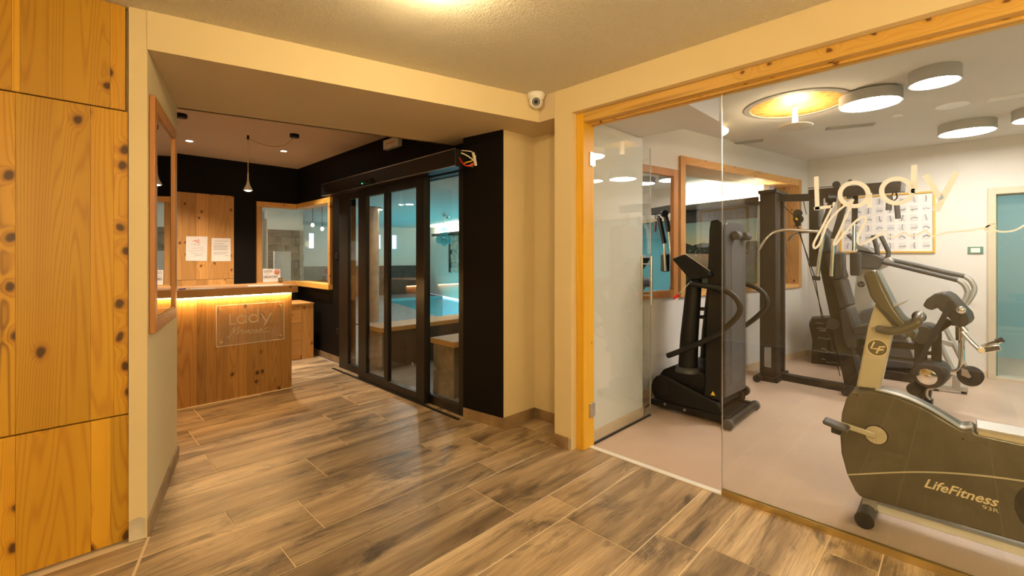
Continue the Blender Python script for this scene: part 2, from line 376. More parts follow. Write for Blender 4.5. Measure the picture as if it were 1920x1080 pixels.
emit('lamp_down', (1.0, 0.80, 0.58), E_DOWN); emit('led_cove', (1.0, 0.88, 0.66), E_COVE); emit('lamp_bulb', (1.0, 0.85, 0.62), 40.0); emit('led_green', (0.05, 0.9, 0.35), 3.0); emit('lamp_pool', (1.0, 0.95, 0.86), 420.0)
emit('lamp_back', (1.0, 0.88, 0.68), 260.0); emit('lamp_teal', (0.9, 0.97, 1.0), 34.0); emit('lamp_aqua', (0.35, 0.95, 1.0), E_POOL)
# ================================================================ SETTING
e1 = Vector((math.cos(math.radians(-14.1)), math.sin(math.radians(-14.1)), 0)); e2 = Vector((-e1.y, e1.x, 0)); PO = Vector((2.7, 2.75, 0))
def pool(a, b, z=0.0): return PO + e1*a + e2*b + Vector((0,0,z))
ZC = 2.62; ZS = 2.427; ZR = 2.735; ZG = 2.75; ZP = 2.45
# ---- floor: grout bed with wood-look tiles laid in alternating courses
fl = struct('floor', G().foot([(-2.4,-2.4),(2.735,-2.4),(2.735,1.95),(2.93,1.95),(2.93,2.7),(2.56,2.7),(2.56,7.25),(-0.6,7.25),(-0.6,3.9),(-2.4,3.9)], -0.06, -0.003), 'grout', origin=(0,0,-0.06))
edges = [0.255, 0.46, 0.875, 1.09, 1.505, 1.712, 2.122, 2.327, 2.695, 2.857, 3.212, 3.406, 3.802, 4.0, 4.39, 4.57, 4.975, 5.18, 5.59, 5.795, 6.2, 6.405, 6.81, 7.015, 7.22]
while edges[0] > -2.2: edges.insert(0, edges[0] - (0.41 if len(edges) % 2 else 0.205))
ph = {0.46: 2.21, 0.875: 2.139, 1.09: 1.915, 1.505: 2.03, 1.712: 1.76, 2.122: 2.015, 2.327: 0.97, 2.695: 1.905, 2.857: 1.21, 3.212: 1.517, 3.406: 0.733, 3.802: 1.648, 4.0: 0.74, 4.39: 1.877, 4.57: 2.136}
TL = 1.258; gp = 0.003; tile_mesh = {}
def tile(x0, x1, y0, y1):
    if x1 - x0 < 0.03: return
    k = (round(x1-x0, 3), round(y1-y0, 3)); c = Vector(((x0+x1)/2, (y0+y1)/2, -0.004))
    if k not in tile_mesh:
        g = G(); a = (x1-x0)/2 - gp; b = (y1-y0)/2 - gp; ch = 0.0015
        g.add([(-a,-b,-0.006),(a,-b,-0.006),(a,b,-0.006),(-a,b,-0.006),(-a,-b,0.0025),(a,-b,0.0025),(a,b,0.0025),(-a,b,0.0025),(-a+ch,-b+ch,0.004),(a-ch,-b+ch,0.004),(a-ch,b-ch,0.004),(-a+ch,b-ch,0.004)],
              [(0,1,5,4),(1,2,6,5),(2,3,7,6),(3,0,4,7),(4,5,9,8),(5,6,10,9),(6,7,11,10),(7,4,8,11),(8,9,10,11)])
        me = bpy.data.meshes.new('tile'); me.from_pydata([tuple(v) for v in g.v], [], g.f); me.materials.append(M['floor_tile']); tile_mesh[k] = me
    finish(bpy.data.objects.new('tile', tile_mesh[k]), fl, c)
for y0, y1 in zip(edges, edges[1:]):
    xmax = 2.735 if y1 <= 2.13 else 2.93 if y1 <= 2.34 else 2.93 if y1 < 2.7 else 2.555
    xmin = -2.3 if y1 < 2.9 else (0.30 if y1 < 3.45 else 0.45 if y1 < 3.9 else -0.5)
    p = ph.get(round(y0, 3), random.random()*TL); x = p
    while x > xmin: x -= TL
    cuts = [xmin]
    while True:
        x += TL
        if x >= xmax: break
        if x > xmin: cuts.append(x)
    if round(y0, 3) == 2.122: cuts = [c for c in cuts] + [2.585]
    if round(y0, 3) == 2.327: cuts = [c for c in cuts if c < 2.4] + [2.70]
    cuts = sorted(cuts) + [xmax]
    for a, b in zip(cuts, cuts[1:]): tile(a, b, y0, y1)
struct('floor_gym', G().foot([(2.735,-2.6),(7.6,-2.6),(7.6,1.6),(3.4,2.4),(2.735,2.4)], -0.06, 0.0), 'gym_vinyl')
struct('trim_1', G().box(2.735, 2.775, 0.99, 1.94, 0, 0.006), 'white_plastic')
# ---- left panelled wall and splayed pier
C0 = Vector((0.314, 2.868, 0)); C1 = Vector((0.585, 3.865, 0)); SC = Vector((2.605, 2.298, 0))
struct('wall_left', G().foot([(-2.4,2.935),(0.245,2.935),(0.245,2.885),C0.xy,C1.xy,(-0.55,4.02),(-0.55,7.3),(-0.7,7.3),(-0.7,3.2),(-2.4,3.2)], 0, 2.75), 'plaster_cream')
nsp = Vector((C1.y-C0.y, -(C1.x-C0.x), 0)).normalized(); tsp = (C1-C0).normalized()
struct('baseboard_left', G().prism([C0+tsp*0.0, C0+nsp*0.012, C1+nsp*0.012, C1], (0,0,0.085)), 'skirting_tile')
# bare patch at the foot of the pier where the skirting is missing
struct('trim_2', G().prism([(0.246,2.882,0.003),(0.306,2.868,0.003),(0.306,2.868,0.098),(0.285,2.873,0.112),(0.262,2.878,0.106),(0.246,2.882,0.10)], (-0.0006,-0.003,0)), 'stone_pale')
struct('trim_3', G().foot([C0.xy, (0.325,2.865), (0.09,2.05), (0.075,2.05)], -0.002, 0.0015), 'grout')
# ---- soffit, ceilings
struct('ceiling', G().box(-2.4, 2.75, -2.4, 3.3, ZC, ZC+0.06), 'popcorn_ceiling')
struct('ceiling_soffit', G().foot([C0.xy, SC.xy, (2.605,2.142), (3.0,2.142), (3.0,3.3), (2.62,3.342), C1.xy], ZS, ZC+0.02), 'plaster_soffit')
# lighter face of the soffit, in the wall paint
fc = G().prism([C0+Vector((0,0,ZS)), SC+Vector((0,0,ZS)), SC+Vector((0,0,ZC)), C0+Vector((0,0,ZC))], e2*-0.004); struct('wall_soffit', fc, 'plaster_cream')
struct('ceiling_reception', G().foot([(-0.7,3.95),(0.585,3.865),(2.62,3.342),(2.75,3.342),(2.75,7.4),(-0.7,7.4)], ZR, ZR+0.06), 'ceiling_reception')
struct('wall_soffit_rear', G().foot([(0.585,3.868),(2.62,3.345),(2.62,3.32),(0.585,3.84)], ZS, ZR), 'ceiling_reception')
# ---- glass-front wall: pier, lintel, timber lining
g = G().box(2.605, 2.79, 1.985, 2.14, 0, ZC).box(2.605, 2.79, -2.4, 1.985, 2.432, ZC); struct('wall_right', g, 'plaster_cream')
struct('baseboard_right', G().box(2.593, 2.605, 2.012, 2.14, 0, 0.085).box(2.593, 2.79, 2.14, 2.152, 0, 0.085), 'skirting_tile')
struct('trim_4', G().prism([(2.605,1.986,0.003),(2.605,2.010,0.003),(2.605,2.012,0.07),(2.605,1.998,0.085),(2.605,1.986,0.08)], (-0.004,0,0)), 'stone_pale')
tf = empty('timber_frame', (2.70,1.95,0), kind='structure')
obj('post', G().box(2.662, 2.795, 1.92, 1.984, 0, 2.432), 'pine_post', tf, bevel=0.002)
obj('beam', G().box(2.662, 2.795, -2.4, 1.92, 2.362, 2.432), 'pine_y', tf, bevel=0.002)
obj('bead', G().box(2.722, 2.736, -2.4, 1.92, 2.350, 2.362), 'pine_y', tf); obj('bead', G().box(2.760, 2.790, -2.4, 1.92, 2.352, 2.362), 'pine_y', tf)
# fixed glazing and channel
wg = empty('window_1', (2.745, -0.3, 0), kind='structure')
obj('pane', G().box(2.742, 2.752, -2.4, 0.989, 0.03, 2.355), 'glass', wg, smooth=False)
obj('pane_edge', G().box(2.7425, 2.7515, 0.9892, 0.9915, 0.03, 2.355), 'steel', wg)
obj('channel', G().box(2.735, 2.741, -2.4, 0.99, 0, 0.034).box(2.753, 2.760, -2.4, 0.99, 0, 0.034).box(2.741, 2.753, -2.4, 0.99, 0, 0.02), 'brass', wg)
# swinging glass door, standing open into the gym
dg = empty('door_1', (2.76, 1.93, 0), kind='structure')
obj('pane', G().box(2.785, 3.665, 1.925, 1.935, 0.012, 2.345), 'glass', dg, smooth=False)
obj('pane_edge', G().box(2.7815, 2.7845, 1.925, 1.935, 0.012, 2.345), 'glass_edge', dg)
obj('pane_edge', G().box(3.6655, 3.668, 1.925, 1.935, 0.012, 2.345), 'steel', dg)
for z in (0.22, 2.06):
    hg = obj('hinge', G().box(2.735, 2.80, 1.912, 1.924, z, z+0.10).box(2.735, 2.80, 1.936, 1.948, z, z+0.10), 'steel', dg, bevel=0.002); obj('hinge_pin', G().cyl((2.77,1.92,z-0.008), (2.77,1.92,z+0.108), 0.008), 'steel', hg)
for y in (1.885, 1.975):
    hd = obj('handle', G().cyl((3.60,y,0.98), (3.60,y,1.40), 0.011), 'steel', dg); obj('handle_stud', G().cyl((3.60,y,1.06), (3.60,1.93,1.06), 0.006).cyl((3.60,y,1.33), (3.60,1.93,1.33), 0.006), 'steel', hd)
obj('bottom_seal', G().box(2.785, 3.665, 1.922, 1.938, 0.002, 0.012), 'dark_metal', dg)
# ---- niche beside the pier
struct('wall_niche', G().foot([(2.552,2.637),(2.92,2.625),(2.92,2.14),(2.79,2.14),(2.79,1.985),(3.615,1.985),(3.615,2.34),(3.0,2.5),(3.0,3.09),(2.56,3.08)], 0, 2.45), 'plaster_cream')
struct('wall_black_pier', G().foot([(2.546,2.636),(2.560,2.637),(2.64,3.075),(2.488,3.07)], 0.001, ZS), 'black_wall')
struct('baseboard_niche', G().prism([(2.545,2.632,0),(2.487,3.06,0),(2.477,3.058,0),(2.534,2.622,0),(2.908,2.610,0),(2.908,2.15,0),(2.92,2.15,0),(2.92,2.625,0)], (0,0,0.085)), 'skirting_tile')
# ---- reception walls
def wall_open_x(name, X0, X1, y0, y1, z0, z1, oy0, oy1, oz0, oz1, mat):
    g = G()
    if oz0 > z0: g.box(X0, X1, y0, y1, z0, oz0)
    if oz1 < z1: g.box(X0, X1, y0, y1, oz1, z1)
    if oy0 > y0: g.box(X0, X1, y0, oy0, oz0, oz1)
    if oy1 < y1: g.box(X0, X1, oy1, y1, oz0, oz1)
    return struct(name, g, mat)
g = G().box(2.60, 2.72, 3.07, 5.55, 2.17, ZR).box(2.60, 2.72, 5.55, 7.30, 0, 0.955).box(2.60, 2.72, 5.55, 5.975, 0.955, ZR).box(2.60, 2.72, 5.975, 7.30, 2.19, ZR).box(2.60,2.72,3.07,3.10,0,2.17)
struct('wall_reception_right', g, 'black_wall')
g = G().box(-0.7, 2.02, 7.22, 7.34, 0, ZR).box(2.02, 2.60, 7.22, 7.34, 0, 0.955).box(2.02, 2.60, 7.22, 7.34, 2.19, ZR); struct('wall_reception_back', g, 'black_wall')
struct('baseboard_reception', G().box(2.588, 2.60, 5.55, 7.21, 0, 0.075), 'skirting_tile')
# corner window of the reception
w2 = empty('window_2', (2.6, 7.2, 0.95), kind='structure')
fb = 0.07
obj('frame_side', G().box(2.02, 2.02+fb, 7.18, 7.34, 0.95+fb, 2.19-fb), 'pine_z', w2, bevel=0.003)
obj('frame_side', G().box(2.56, 2.72, 5.97, 5.97+fb, 0.95+fb, 2.19-fb), 'pine_z', w2, bevel=0.003)
obj('frame_head', G().box(2.02, 2.60, 7.18, 7.34, 2.19-fb, 2.19), 'pine_x', w2, bevel=0.003); obj('frame_head', G().box(2.56, 2.72, 5.97, 7.18, 2.19-fb, 2.19), 'pine_y', w2, bevel=0.003)
obj('frame_sill', G().box(2.02, 2.60, 7.16, 7.34, 0.95, 0.95+fb), 'pine_x', w2, bevel=0.003); obj('frame_sill', G().box(2.54, 2.72, 5.97, 7.16, 0.95, 0.95+fb), 'pine_y', w2, bevel=0.003)
obj('pane', G().box(2.09, 2.655, 7.276, 7.284, 1.02, 2.12), 'glass', w2, smooth=False); obj('pane', G().box(2.648, 2.656, 6.04, 7.276, 1.02, 2.12), 'glass_door', w2, smooth=False)
# ---- sliding door to the pool
dr = empty('door_2', (2.5, 4.3, 0), kind='structure')
def sash(name, X, y0, y1, z0, z1, sl, sr, rt_, rb, th=0.045, mids=()):
    l = obj(name, G().box(X-th/2, X+th/2, y0, y0+sr, z0, z1).box(X-th/2, X+th/2, y1-sl, y1, z0, z1).box(X-th/2, X+th/2, y0+sr, y1-sl, z0, z0+rb).box(X-th/2, X+th/2, y0+sr, y1-sl, z1-rt_, z1), 'door_frame', dr, bevel=0.002)
    cuts = [y0+sr] + [c for m in mids for c in m] + [y1-sl]
    for m in mids: obj('stile', G().box(X-th/2, X+th/2, m[0], m[1], z0+rb, z1-rt_), 'door_frame', l)
    for a, b in zip(cuts[::2], cuts[1::2]): obj('pane', G().box(X-0.004, X+0.004, a, b, z0+rb, z1-rt_), 'glass_door', l, smooth=False)
    return l
sash('sliding_leaf', 2.452, 3.575, 4.90, 0.006, 2.15, 0.185, 0.14, 0.085, 0.085, mids=[(4.245, 4.32)])
sash('fixed_leaf', 2.512, 3.07, 3.66, 0.0, 2.19, 0.03, 0.065, 0.05, 0.085)
sash('fixed_leaf', 2.522, 4.85, 5.47, 0.0, 2.15, 0.16, 0.03, 0.06, 0.085)
obj('jamb', G().box(2.50, 2.62, 5.465, 5.555, 0, 2.16), 'door_frame', dr, bevel=0.002)
obj('jamb', G().box(2.49, 2.60, 3.06, 3.085, 0, 2.20), 'door_frame', dr)
hd = obj('header_casing', G().box(2.335, 2.60, 2.985, 5.70, 2.152, 2.298), 'door_frame', dr, bevel=0.003); obj('casing_lip', G().box(2.330, 2.336, 2.985, 5.70, 2.292, 2.300).box(2.330, 2.336, 2.985, 5.70, 2.150, 2.157), 'steel', hd)
obj('motion_sensor', G().box(2.300, 2.334, 4.40, 4.56, 2.172, 2.20).cyl((2.30,4.40,2.19), (2.334,4.40,2.19), 0.03), 'black_plastic', hd, bevel=0.004)
obj('sensor_light', G().ball((2.297,4.545,2.176), 0.006, 8, 6), 'led_green', hd)
obj('floor_track', G().box(2.40, 2.432, 3.04, 5.55, 0.0, 0.004), 'dark_metal', dr)
for y in (3.80, 3.52): obj('glass_sticker', G().cyl((2.447 if y > 3.6 else 2.506, y, 0.34), (2.4478 if y > 3.6 else 2.5068, y, 0.34), 0.022), 'mid_grey', dr)
# loose wiring at the open end of the casing
wr = empty('loose_wiring', (2.42, 2.96, 2.15), 'tangle of loose coloured wires hanging from open end of door casing', 'wires')
def wire(pts, m, r=0.004): obj('wire', G().tube([Vector(p) for p in pts], r, 6, 5), m, wr)
wire([(2.40,2.99,2.27),(2.42,2.95,2.25),(2.45,2.90,2.21),(2.46,2.86,2.17)], 'cable_white', 0.006)
wire([(2.38,2.99,2.23),(2.38,2.95,2.18),(2.40,2.91,2.15),(2.44,2.87,2.16)], 'red', 0.005); wire([(2.39,2.99,2.21),(2.40,2.95,2.17),(2.42,2.92,2.155),(2.47,2.88,2.19)], 'red', 0.005)
wire([(2.40,2.99,2.29),(2.42,2.95,2.285),(2.45,2.90,2.27),(2.47,2.88,2.22)], 'cable_white', 0.004); wire([(2.42,2.99,2.18),(2.43,2.94,2.19),(2.45,2.90,2.20),(2.46,2.87,2.24)], 'yellow', 0.005)
wire([(2.44,2.88,2.26),(2.45,2.87,2.20),(2.47,2.88,2.16)], 'cable_white', 0.013); wire([(2.40,2.99,2.20),(2.42,2.96,2.165),(2.46,2.90,2.15)], 'brass', 0.005)
# ---- gym shell
G0 = Vector((7.54, 1.54, 0)); gd = Vector((-math.cos(math.radians(-10.9)), -math.sin(math.radians(-10.9)), 0)); gn = Vector((-gd.y, gd.x, 0))   # gd runs back toward the glass wall
if gn.y < 0: gn = -gn
def gw(s, off=0.0, z=0.0): return G0 + gd*s + gn*off + Vector((0,0,z))       # s metres along the left gym wall from the far corner
GWIN = (0.255, 2.985, 0.965, 2.455)                                           # window extents along s and z
g = G()
def gblk(s0, s1, z0, z1, o0=0.0, o1=0.16): g.prism([gw(s0,o0,z0), gw(s1,o0,z0), gw(s1,o1,z0), gw(s0,o1,z0)], (0,0,z1-z0))
gblk(-0.2, GWIN[0], 0, ZG); gblk(GWIN[1], 4.05, 0, ZG); gblk(GWIN[0], GWIN[1], 0, GWIN[2]); gblk(GWIN[0], GWIN[1], GWIN[3], ZG)
struct('wall_gym_left', g, 'plaster_gym')
struct('wall_gym_stub', G().box(2.795, 3.612, 1.978, 1.985, 0, ZS).box(3.612, 3.618, 1.978, 2.4, 0, ZG), 'plaster_gym')
struct('wall_gym_back', G().box(7.53, 7.66, -0.29, 1.75, 0, ZG).box(7.53, 7.66, -2.48, -0.29, 2.175, ZG).box(7.53, 7.66, -2.7, -2.48, 0, ZG), 'plaster_gym')
struct('wall_gym_right', G().box(2.75, 7.66, -2.7, -2.58, 0, 1.75), 'teal_wall'); struct('wall_gym_right_upper', G().box(2.75, 7.66, -2.7, -2.58, 1.80, ZG), 'plaster_gym')
struct('trim_5', G().box(2.75, 7.66, -2.7, -2.56, 1.75, 1.80), 'black_plastic')
struct('ceiling_gym', G().foot([(2.79,-2.7),(7.66,-2.7),(7.66,2.2),(2.79,2.6)], ZG, ZG+0.06), 'plaster_gym')
struct('ceiling_gym_soffit', G().box(2.79, 3.57, 1.31, 2.4, 2.43, ZG), 'plaster_gym')
struct('baseboard_gym', G().box(7.515, 7.53, -0.22, 1.54, 0, 0.075).prism([gw(0.02,0), gw(3.95,0), gw(3.95,-0.014), gw(0.02,-0.014)], (0,0,0.075)).box(2.80, 3.63, 1.965, 1.978, 0, 0.075).box(3.618, 3.632, 1.965, 2.25, 0, 0.075), 'skirting_light')
# window from the gym to the pool
w3 = empty('window_3', gw(1.6,0,0.96), kind='structure')
def gbar(name, s0, s1, z0, z1, o0, o1, m): return obj(name, G().prism([gw(s0,o0,z0), gw(s1,o0,z0), gw(s1,o1,z0), gw(s0,o1,z0)], (0,0,z1-z0)), m, w3, bevel=0.003)
a0, a1, b0, b1 = GWIN; fb = 0.085
gbar('frame_side', a0, a0+fb, b0, b1, -0.03, 0.30, 'pine_z'); gbar('frame_side', a1-fb, a1, b0, b1, -0.03, 0.30, 'pine_z')
gbar('frame_head', a0+fb, a1-fb, b1-fb, b1, -0.03, 0.40, 'pine_x'); gbar('frame_sill', a0+fb, a1-fb, b0, b0+0.05, -0.03, 0.30, 'pine_x')
obj('pane', G().prism([gw(a0+fb,0.26,b0+0.05), gw(a1-fb,0.26,b0+0.05), gw(a1-fb,0.268,b0+0.05), gw(a0+fb,0.268,b0+0.05)], (0,0,b1-b0-fb-0.05)), 'glass', w3, smooth=False)
# teal glass door in the back wall
d3 = empty('door_3', (7.53, -0.77, 0), kind='structure')
obj('frame', G().box(7.49, 7.66, -0.29, -0.225, 0, 2.175).box(7.49, 7.66, -2.50, -2.45, 0, 2.175).box(7.49, 7.66, -2.45, -0.29, 2.10, 2.175).box(7.49,7.66,-2.45,-0.29,0,0.03), 'door_paint', d3, bevel=0.003)
obj('pane', G().box(7.57, 7.578, -2.45, -0.305, 0.03, 2.085), 'glass', d3, smooth=False)
obj('gasket', G().box(7.56, 7.59, -0.305, -0.29, 0.03, 2.10).box(7.56,7.59,-2.45,-0.29,2.085,2.10), 'glass_edge', d3)
struct('wall_teal_room', G().box(9.2, 9.3, -2.6, 1.0, 0, 2.6).box(7.66, 9.2, 0.3, 0.4, 0, 2.6).box(7.66, 9.2, -2.6, -2.5, 0, 2.6), 'teal_wall')
struct('floor_teal_room', G().box(7.6, 9.2, -2.6, 0.4, -0.06, 0.0), 'gym_vinyl'); struct('ceiling_teal_room', G().box(7.66, 9.2, -2.6, 0.4, 2.5, 2.56), 'plaster_white')
# ---- walls behind the viewer
struct('wall_rear', G().box(-2.5, -2.4, -2.5, 3.2, 0, ZC).box(-2.5, 2.8, -2.5, -2.4, 0, ZC), 'plaster_cream')
# ---- pool hall
def pbox(a0, a1, b0, b1, z0, z1): return [pool(a0,b0,z0), pool(a1,b0,z0), pool(a1,b1,z0), pool(a0,b1,z0)], (0,0,z1-z0)
B1 = 13.05; A2 = 4.15
pool_xy = [(2.66,7.30),(2.66,3.08),(3.0,3.08),(3.0,2.48),gw(3.9,0.15).xy,gw(0.5,0.15).xy,pool(A2+0.05,0.1).xy,pool(A2+0.05,B1+0.05).xy,pool(-4.55,B1+0.05).xy,(0.95,7.30)]
struct('ceiling_pool', G().foot(pool_xy, ZP, ZP+0.05), 'pool_ceiling')
deck_xy = [(2.56,7.30),(2.56,3.08),(3.0,3.08),(3.0,2.48),gw(3.9,0.15).xy,gw(0.5,0.15).xy,pool(A2,0.1).xy,pool(A2,4.6).xy,pool(2.0,4.6).xy,pool(2.0,11.5).xy,pool(A2,11.5).xy,pool(A2,B1).xy,pool(-4.5,B1).xy,(1.0,7.30)]
struct('floor_pool', G().foot(deck_xy, -0.08, -0.004), 'deck_tile')
# right wall with cove ledge
struct('wall_pool_right', G().prism(*pbox(A2, A2+0.15, 0.16, B1, 0, 2.6)), 'plaster_white')
struct('trim_6', G().prism(*pbox(A2-0.20, A2, 0.12, B1-1.0, 2.10, 2.135)).prism(*pbox(A2-0.20, A2-0.18, 0.12, B1-1.0, 2.10, 2.19)), 'dark_clad')
label(obj('cove_light', G().prism(*pbox(A2-0.14, A2-0.06, 0.14, B1-1.0, 2.14, 2.15)), 'led_cove'), 'glowing cove light strip along the top of pool hall wall', 'light strip')
label(obj('landscape_mural', G().prism(*pbox(A2-0.02, A2-0.001, 0.25, 4.4, 0.62, 1.92)), 'mural_print'), 'wide landscape print of dusk village behind the gym window', 'picture')
struct('wall_pool_panel', G().prism(*pbox(A2-0.012, A2-0.001, 0.25, 4.4, 1.925, 2.10)), 'dark_clad')
struct('wall_pool_end', G().prism([gw(-0.1,0.5), gw(0.75,0.5), gw(0.75,0.56), gw(-0.1,0.56)], (0,0,2.6)), 'plaster_white')
# far wall with four windows to daylight
def hp(b): return b
win_u = [(577, 591), (612, 632), (647, 662), (700, 716), (733, 746)]
g = G(); z0, z1 = 1.62, 2.20; cuts = []
pA = pool(0, B1); pB = pool(4, B1)
for ua, ub in win_u:
    p = PL(ua, 450, pA, pB); q = PL(ub, 450, pA, pB); cuts.append(((p - PO).dot(e1), (q - PO).dot(e1)))
g.prism(*pbox(-4.5, A2+0.1, B1, B1+0.15, 1.05, z0)); g.prism(*pbox(-4.5, A2+0.1, B1, B1+0.15, z1, 2.6)); a = -4.5
for c0, c1 in cuts: g.prism(*pbox(a, c0, B1, B1+0.15, z0, z1)); a = c1
g.prism(*pbox(a, A2+0.1, B1, B1+0.15, z0, z1)); struct('wall_pool_far', g, 'plaster_white')
struct('wall_pool_wainscot', G().prism(*pbox(-4.5, A2+0.1, B1-0.06, B1+0.15, 0, 1.05)), 'dark_clad')
for i, (c0, c1) in enumerate(cuts):
    wn = empty('window_%d' % (4+i), pool((c0+c1)/2, B1, z0), kind='structure')
    obj('frame', G().prism(*pbox(c0, c0+0.04, B1-0.02, B1+0.1, z0, z1)).prism(*pbox(c1-0.04, c1, B1-0.02, B1+0.1, z0, z1)).prism(*pbox(c0+0.04, c1-0.04, B1-0.02, B1+0.1, z0, z0+0.04)).prism(*pbox(c0+0.04, c1-0.04, B1-0.02, B1+0.1, z1-0.04, z1)), 'white_plastic', wn)
    obj('pane', G().prism(*pbox(c0+0.04, c1-0.04, B1+0.04, B1+0.046, z0+0.04, z1-0.04)), 'glass', wn, smooth=False)
struct('wall_pool_left', G().box(0.9, 1.0, 7.34, 17.0, 0, 2.6), 'plaster_white')
# the basin
struct('floor_basin', G().prism(*pbox(2.0, A2, 4.6, 11.5, -1.2, -1.15)).prism(*pbox(1.95, 2.0, 4.6, 11.5, -1.2, -0.02)).prism(*pbox(2.0, A2, 4.55, 4.6, -1.2, -0.02)).prism(*pbox(2.0, A2, 11.5, 11.55, -1.2, -0.02)), 'pool_tile')
w = obj('pool_water', G().prism(*pbox(2.0, A2, 4.6, 11.5, -0.06, -0.055)), 'water', smooth=False); tag(w, 'turquoise water of swimming pool seen through dark sliding door', 'water', kind='stuff')
for b, w_ in ((6.2, 'nearest the sliding door'), (8.2, 'in the middle'), (10.2, 'nearest the far windows')):
    label(obj('pool_lamp', G().lathe(pool(3.0, b, -1.145), [(0.19,0), (0.19,0.01), (0,0.012)]), 'lamp_aqua'), 'round underwater lamp on the pool bottom, ' + w_, 'lamp', 'underwater pool lamps')
# column, pool bench, glass screen
struct('column_pool', G().cyl((PL(698,500,pool(0,6.5),pool(1,6.5)).xy.to_3d()), PL(698,500,pool(0,6.5),pool(1,6.5)).xy.to_3d()+Vector((0,0,2.45)), 0.14, seg=28), 'column_wood')
# stone-clad wall, screen and door jamb behind the reception window
struct('wall_stone', G().box(3.30, 4.08, 11.0, 11.2, 0, 2.45), 'plaster_white')
sp_ = bpy.data.objects['wall_stone']
random.seed(3); zz = 0.0
while zz < 1.86:
    hgt = random.choice((0.12, 0.16, 0.2)); x = 3.31
    while x < 4.06:
        wd = min(random.uniform(0.2, 0.45), 4.08 - x); d = random.uniform(0.015, 0.05)
        obj('stone', G().box(x+0.004, x+wd-0.004, 11.0-d, 11.0, zz+0.004, zz+hgt-0.004), 'stone', sp_, smooth=False); x += wd
    zz += hgt
struct('wall_backroom', G().box(1.0, 3.30, 11.5, 11.6, 0, 2.45), 'plaster_white')
struct('wall_partition', G().box(2.92, 3.22, 9.3, 9.36, 0, 1.49), 'plaster_gym')
struct('door_9', G().box(2.40, 2.46, 8.2, 8.32, 0, 1.95).box(1.0, 2.46, 8.2, 8.32, 1.95, 2.02), 'plaster_white')
struct('ceiling_backroom', G().foot([(1.0,7.34),(2.72,7.34),(4.1,11.0),(4.1,11.6),(1.0,11.6)], ZP-0.012, ZP-0.002), 'plaster_white')
# ================================================================ HALL AND RECEPTION
def nrm_board(name, pts, vec, mat, parent, bevel=0.0): return obj(name, G().prism(pts, vec), mat, parent, bevel=bevel)
# ---- old pine wall panels, three tiers of glued boards
tiers = [(2.112, 2.618, 'pine wall panel of the top tier under the hall ceiling'), (0.629, 2.105, 'tall pine wall panel of the middle tier with many knots'), (0.012, 0.622, 'pine wall panel of the bottom tier resting above the floor')]
cutsX = [[-2.3, -1.9, -1.5, -1.1, -0.72, -0.42, -0.14, -0.115, 0.178, 0.2335], [-2.3, -1.95, -1.6, -1.2, -0.8, -0.5, -0.235, -0.129, 0.108, 0.190, 0.2435], [-2.3, -1.95, -1.6, -1.2, -0.8, -0.5, -0.22, -0.129, 0.110, 0.180, 0.247]]
for (z0, z1, lb), cx in zip(tiers, cutsX):
    t = empty('wall_panel', (-1.0, 2.915, z0), lb, 'wall panel', 'pine wall panels')
    for a, b in zip(cx, cx[1:]):
        obj('board', G().box(a+0.0004, b-0.0004, 2.897+random.uniform(0, 0.0006), 2.934, z0, z1), 'pine_old', t, smooth=False)
# ---- framed mirror on the splayed pier
mr = empty('framed_mirror', C0+tsp*0.4+nsp*0.02+Vector((0,0,1.01)), 'tall mirror in brown wooden frame hung on the angled cream pier', 'mirror')
def spl(s, o, z): return C0 + tsp*s + nsp*o + Vector((0,0,z))
def sbar(name, s0, s1, z0, z1, o0, o1, m): return obj(name, G().prism([spl(s0,o0,z0), spl(s1,o0,z0), spl(s1,o1,z0), spl(s0,o1,z0)], (0,0,z1-z0)), m, mr, bevel=0.004)
m0, m1, q0, q1 = 0.035, 0.80, 1.005, 2.215
sbar('frame_side', m0, m0+0.066, q0, q1, 0.001, 0.026, 'frame_wood_z'); sbar('frame_side', m1-0.066, m1, q0, q1, 0.001, 0.026, 'frame_wood_z')
sbar('frame_rail', m0+0.066, m1-0.066, q1-0.066, q1, 0.001, 0.026, 'frame_wood_y'); sbar('frame_rail', m0+0.066, m1-0.066, q0, q0+0.066, 0.001, 0.026, 'frame_wood_y')
obj('mirror_glass', G().prism([spl(m0+0.066,0.008,q0+0.066), spl(m1-0.066,0.008,q0+0.066), spl(m1-0.066,0.014,q0+0.066), spl(m0+0.066,0.014,q0+0.066)], (0,0,q1-q0-0.132)), 'mirror', mr, smooth=False)
obj('inner_bead', G().prism([spl(m0+0.062,0.014,q0+0.062), spl(m1-0.062,0.014,q0+0.062), spl(m1-0.062,0.020,q0+0.062), spl(m0+0.062,0.020,q0+0.062)], (0,0,0.009)), 'brass', mr)
# ---- reception desk
dk = empty('reception_desk', (1.0, 5.2, 0), 'reception desk of rustic vertical pine boards with glowing strip under the top', 'desk')
xs = [0.30, 0.46, 0.60, 0.762, 0.915, 0.985, 1.07, 1.165, 1.255, 1.33, 1.45, 1.56, 1.645, 1.755]
for a, b in zip(xs, xs[1:]): obj('plank', G().box(a+0.0006, b-0.0006, 5.045+random.uniform(0,0.002), 5.07, 0.0, 1.018), 'pine_desk', dk, smooth=False)
obj('side_panel', G().box(1.730, 1.755, 5.0712, 5.60, 0, 1.018), 'pine_desk', dk); obj('body', G().box(0.30, 1.729, 5.0714, 5.12, 0, 1.0), 'dark_metal', dk)
tp = obj('countertop', G().box(0.30, 1.785, 4.95, 5.62, 1.0185, 1.092), 'pine_deskx', dk, bevel=0.003)
obj('light_strip', G().box(0.32, 1.74, 5.020, 5.040, 1.008, 1.0183), 'led_warm', dk)
obj('plinth_edge', G().box(0.30, 1.757, 5.036, 5.0445, 0, 0.006), 'grout', dk)
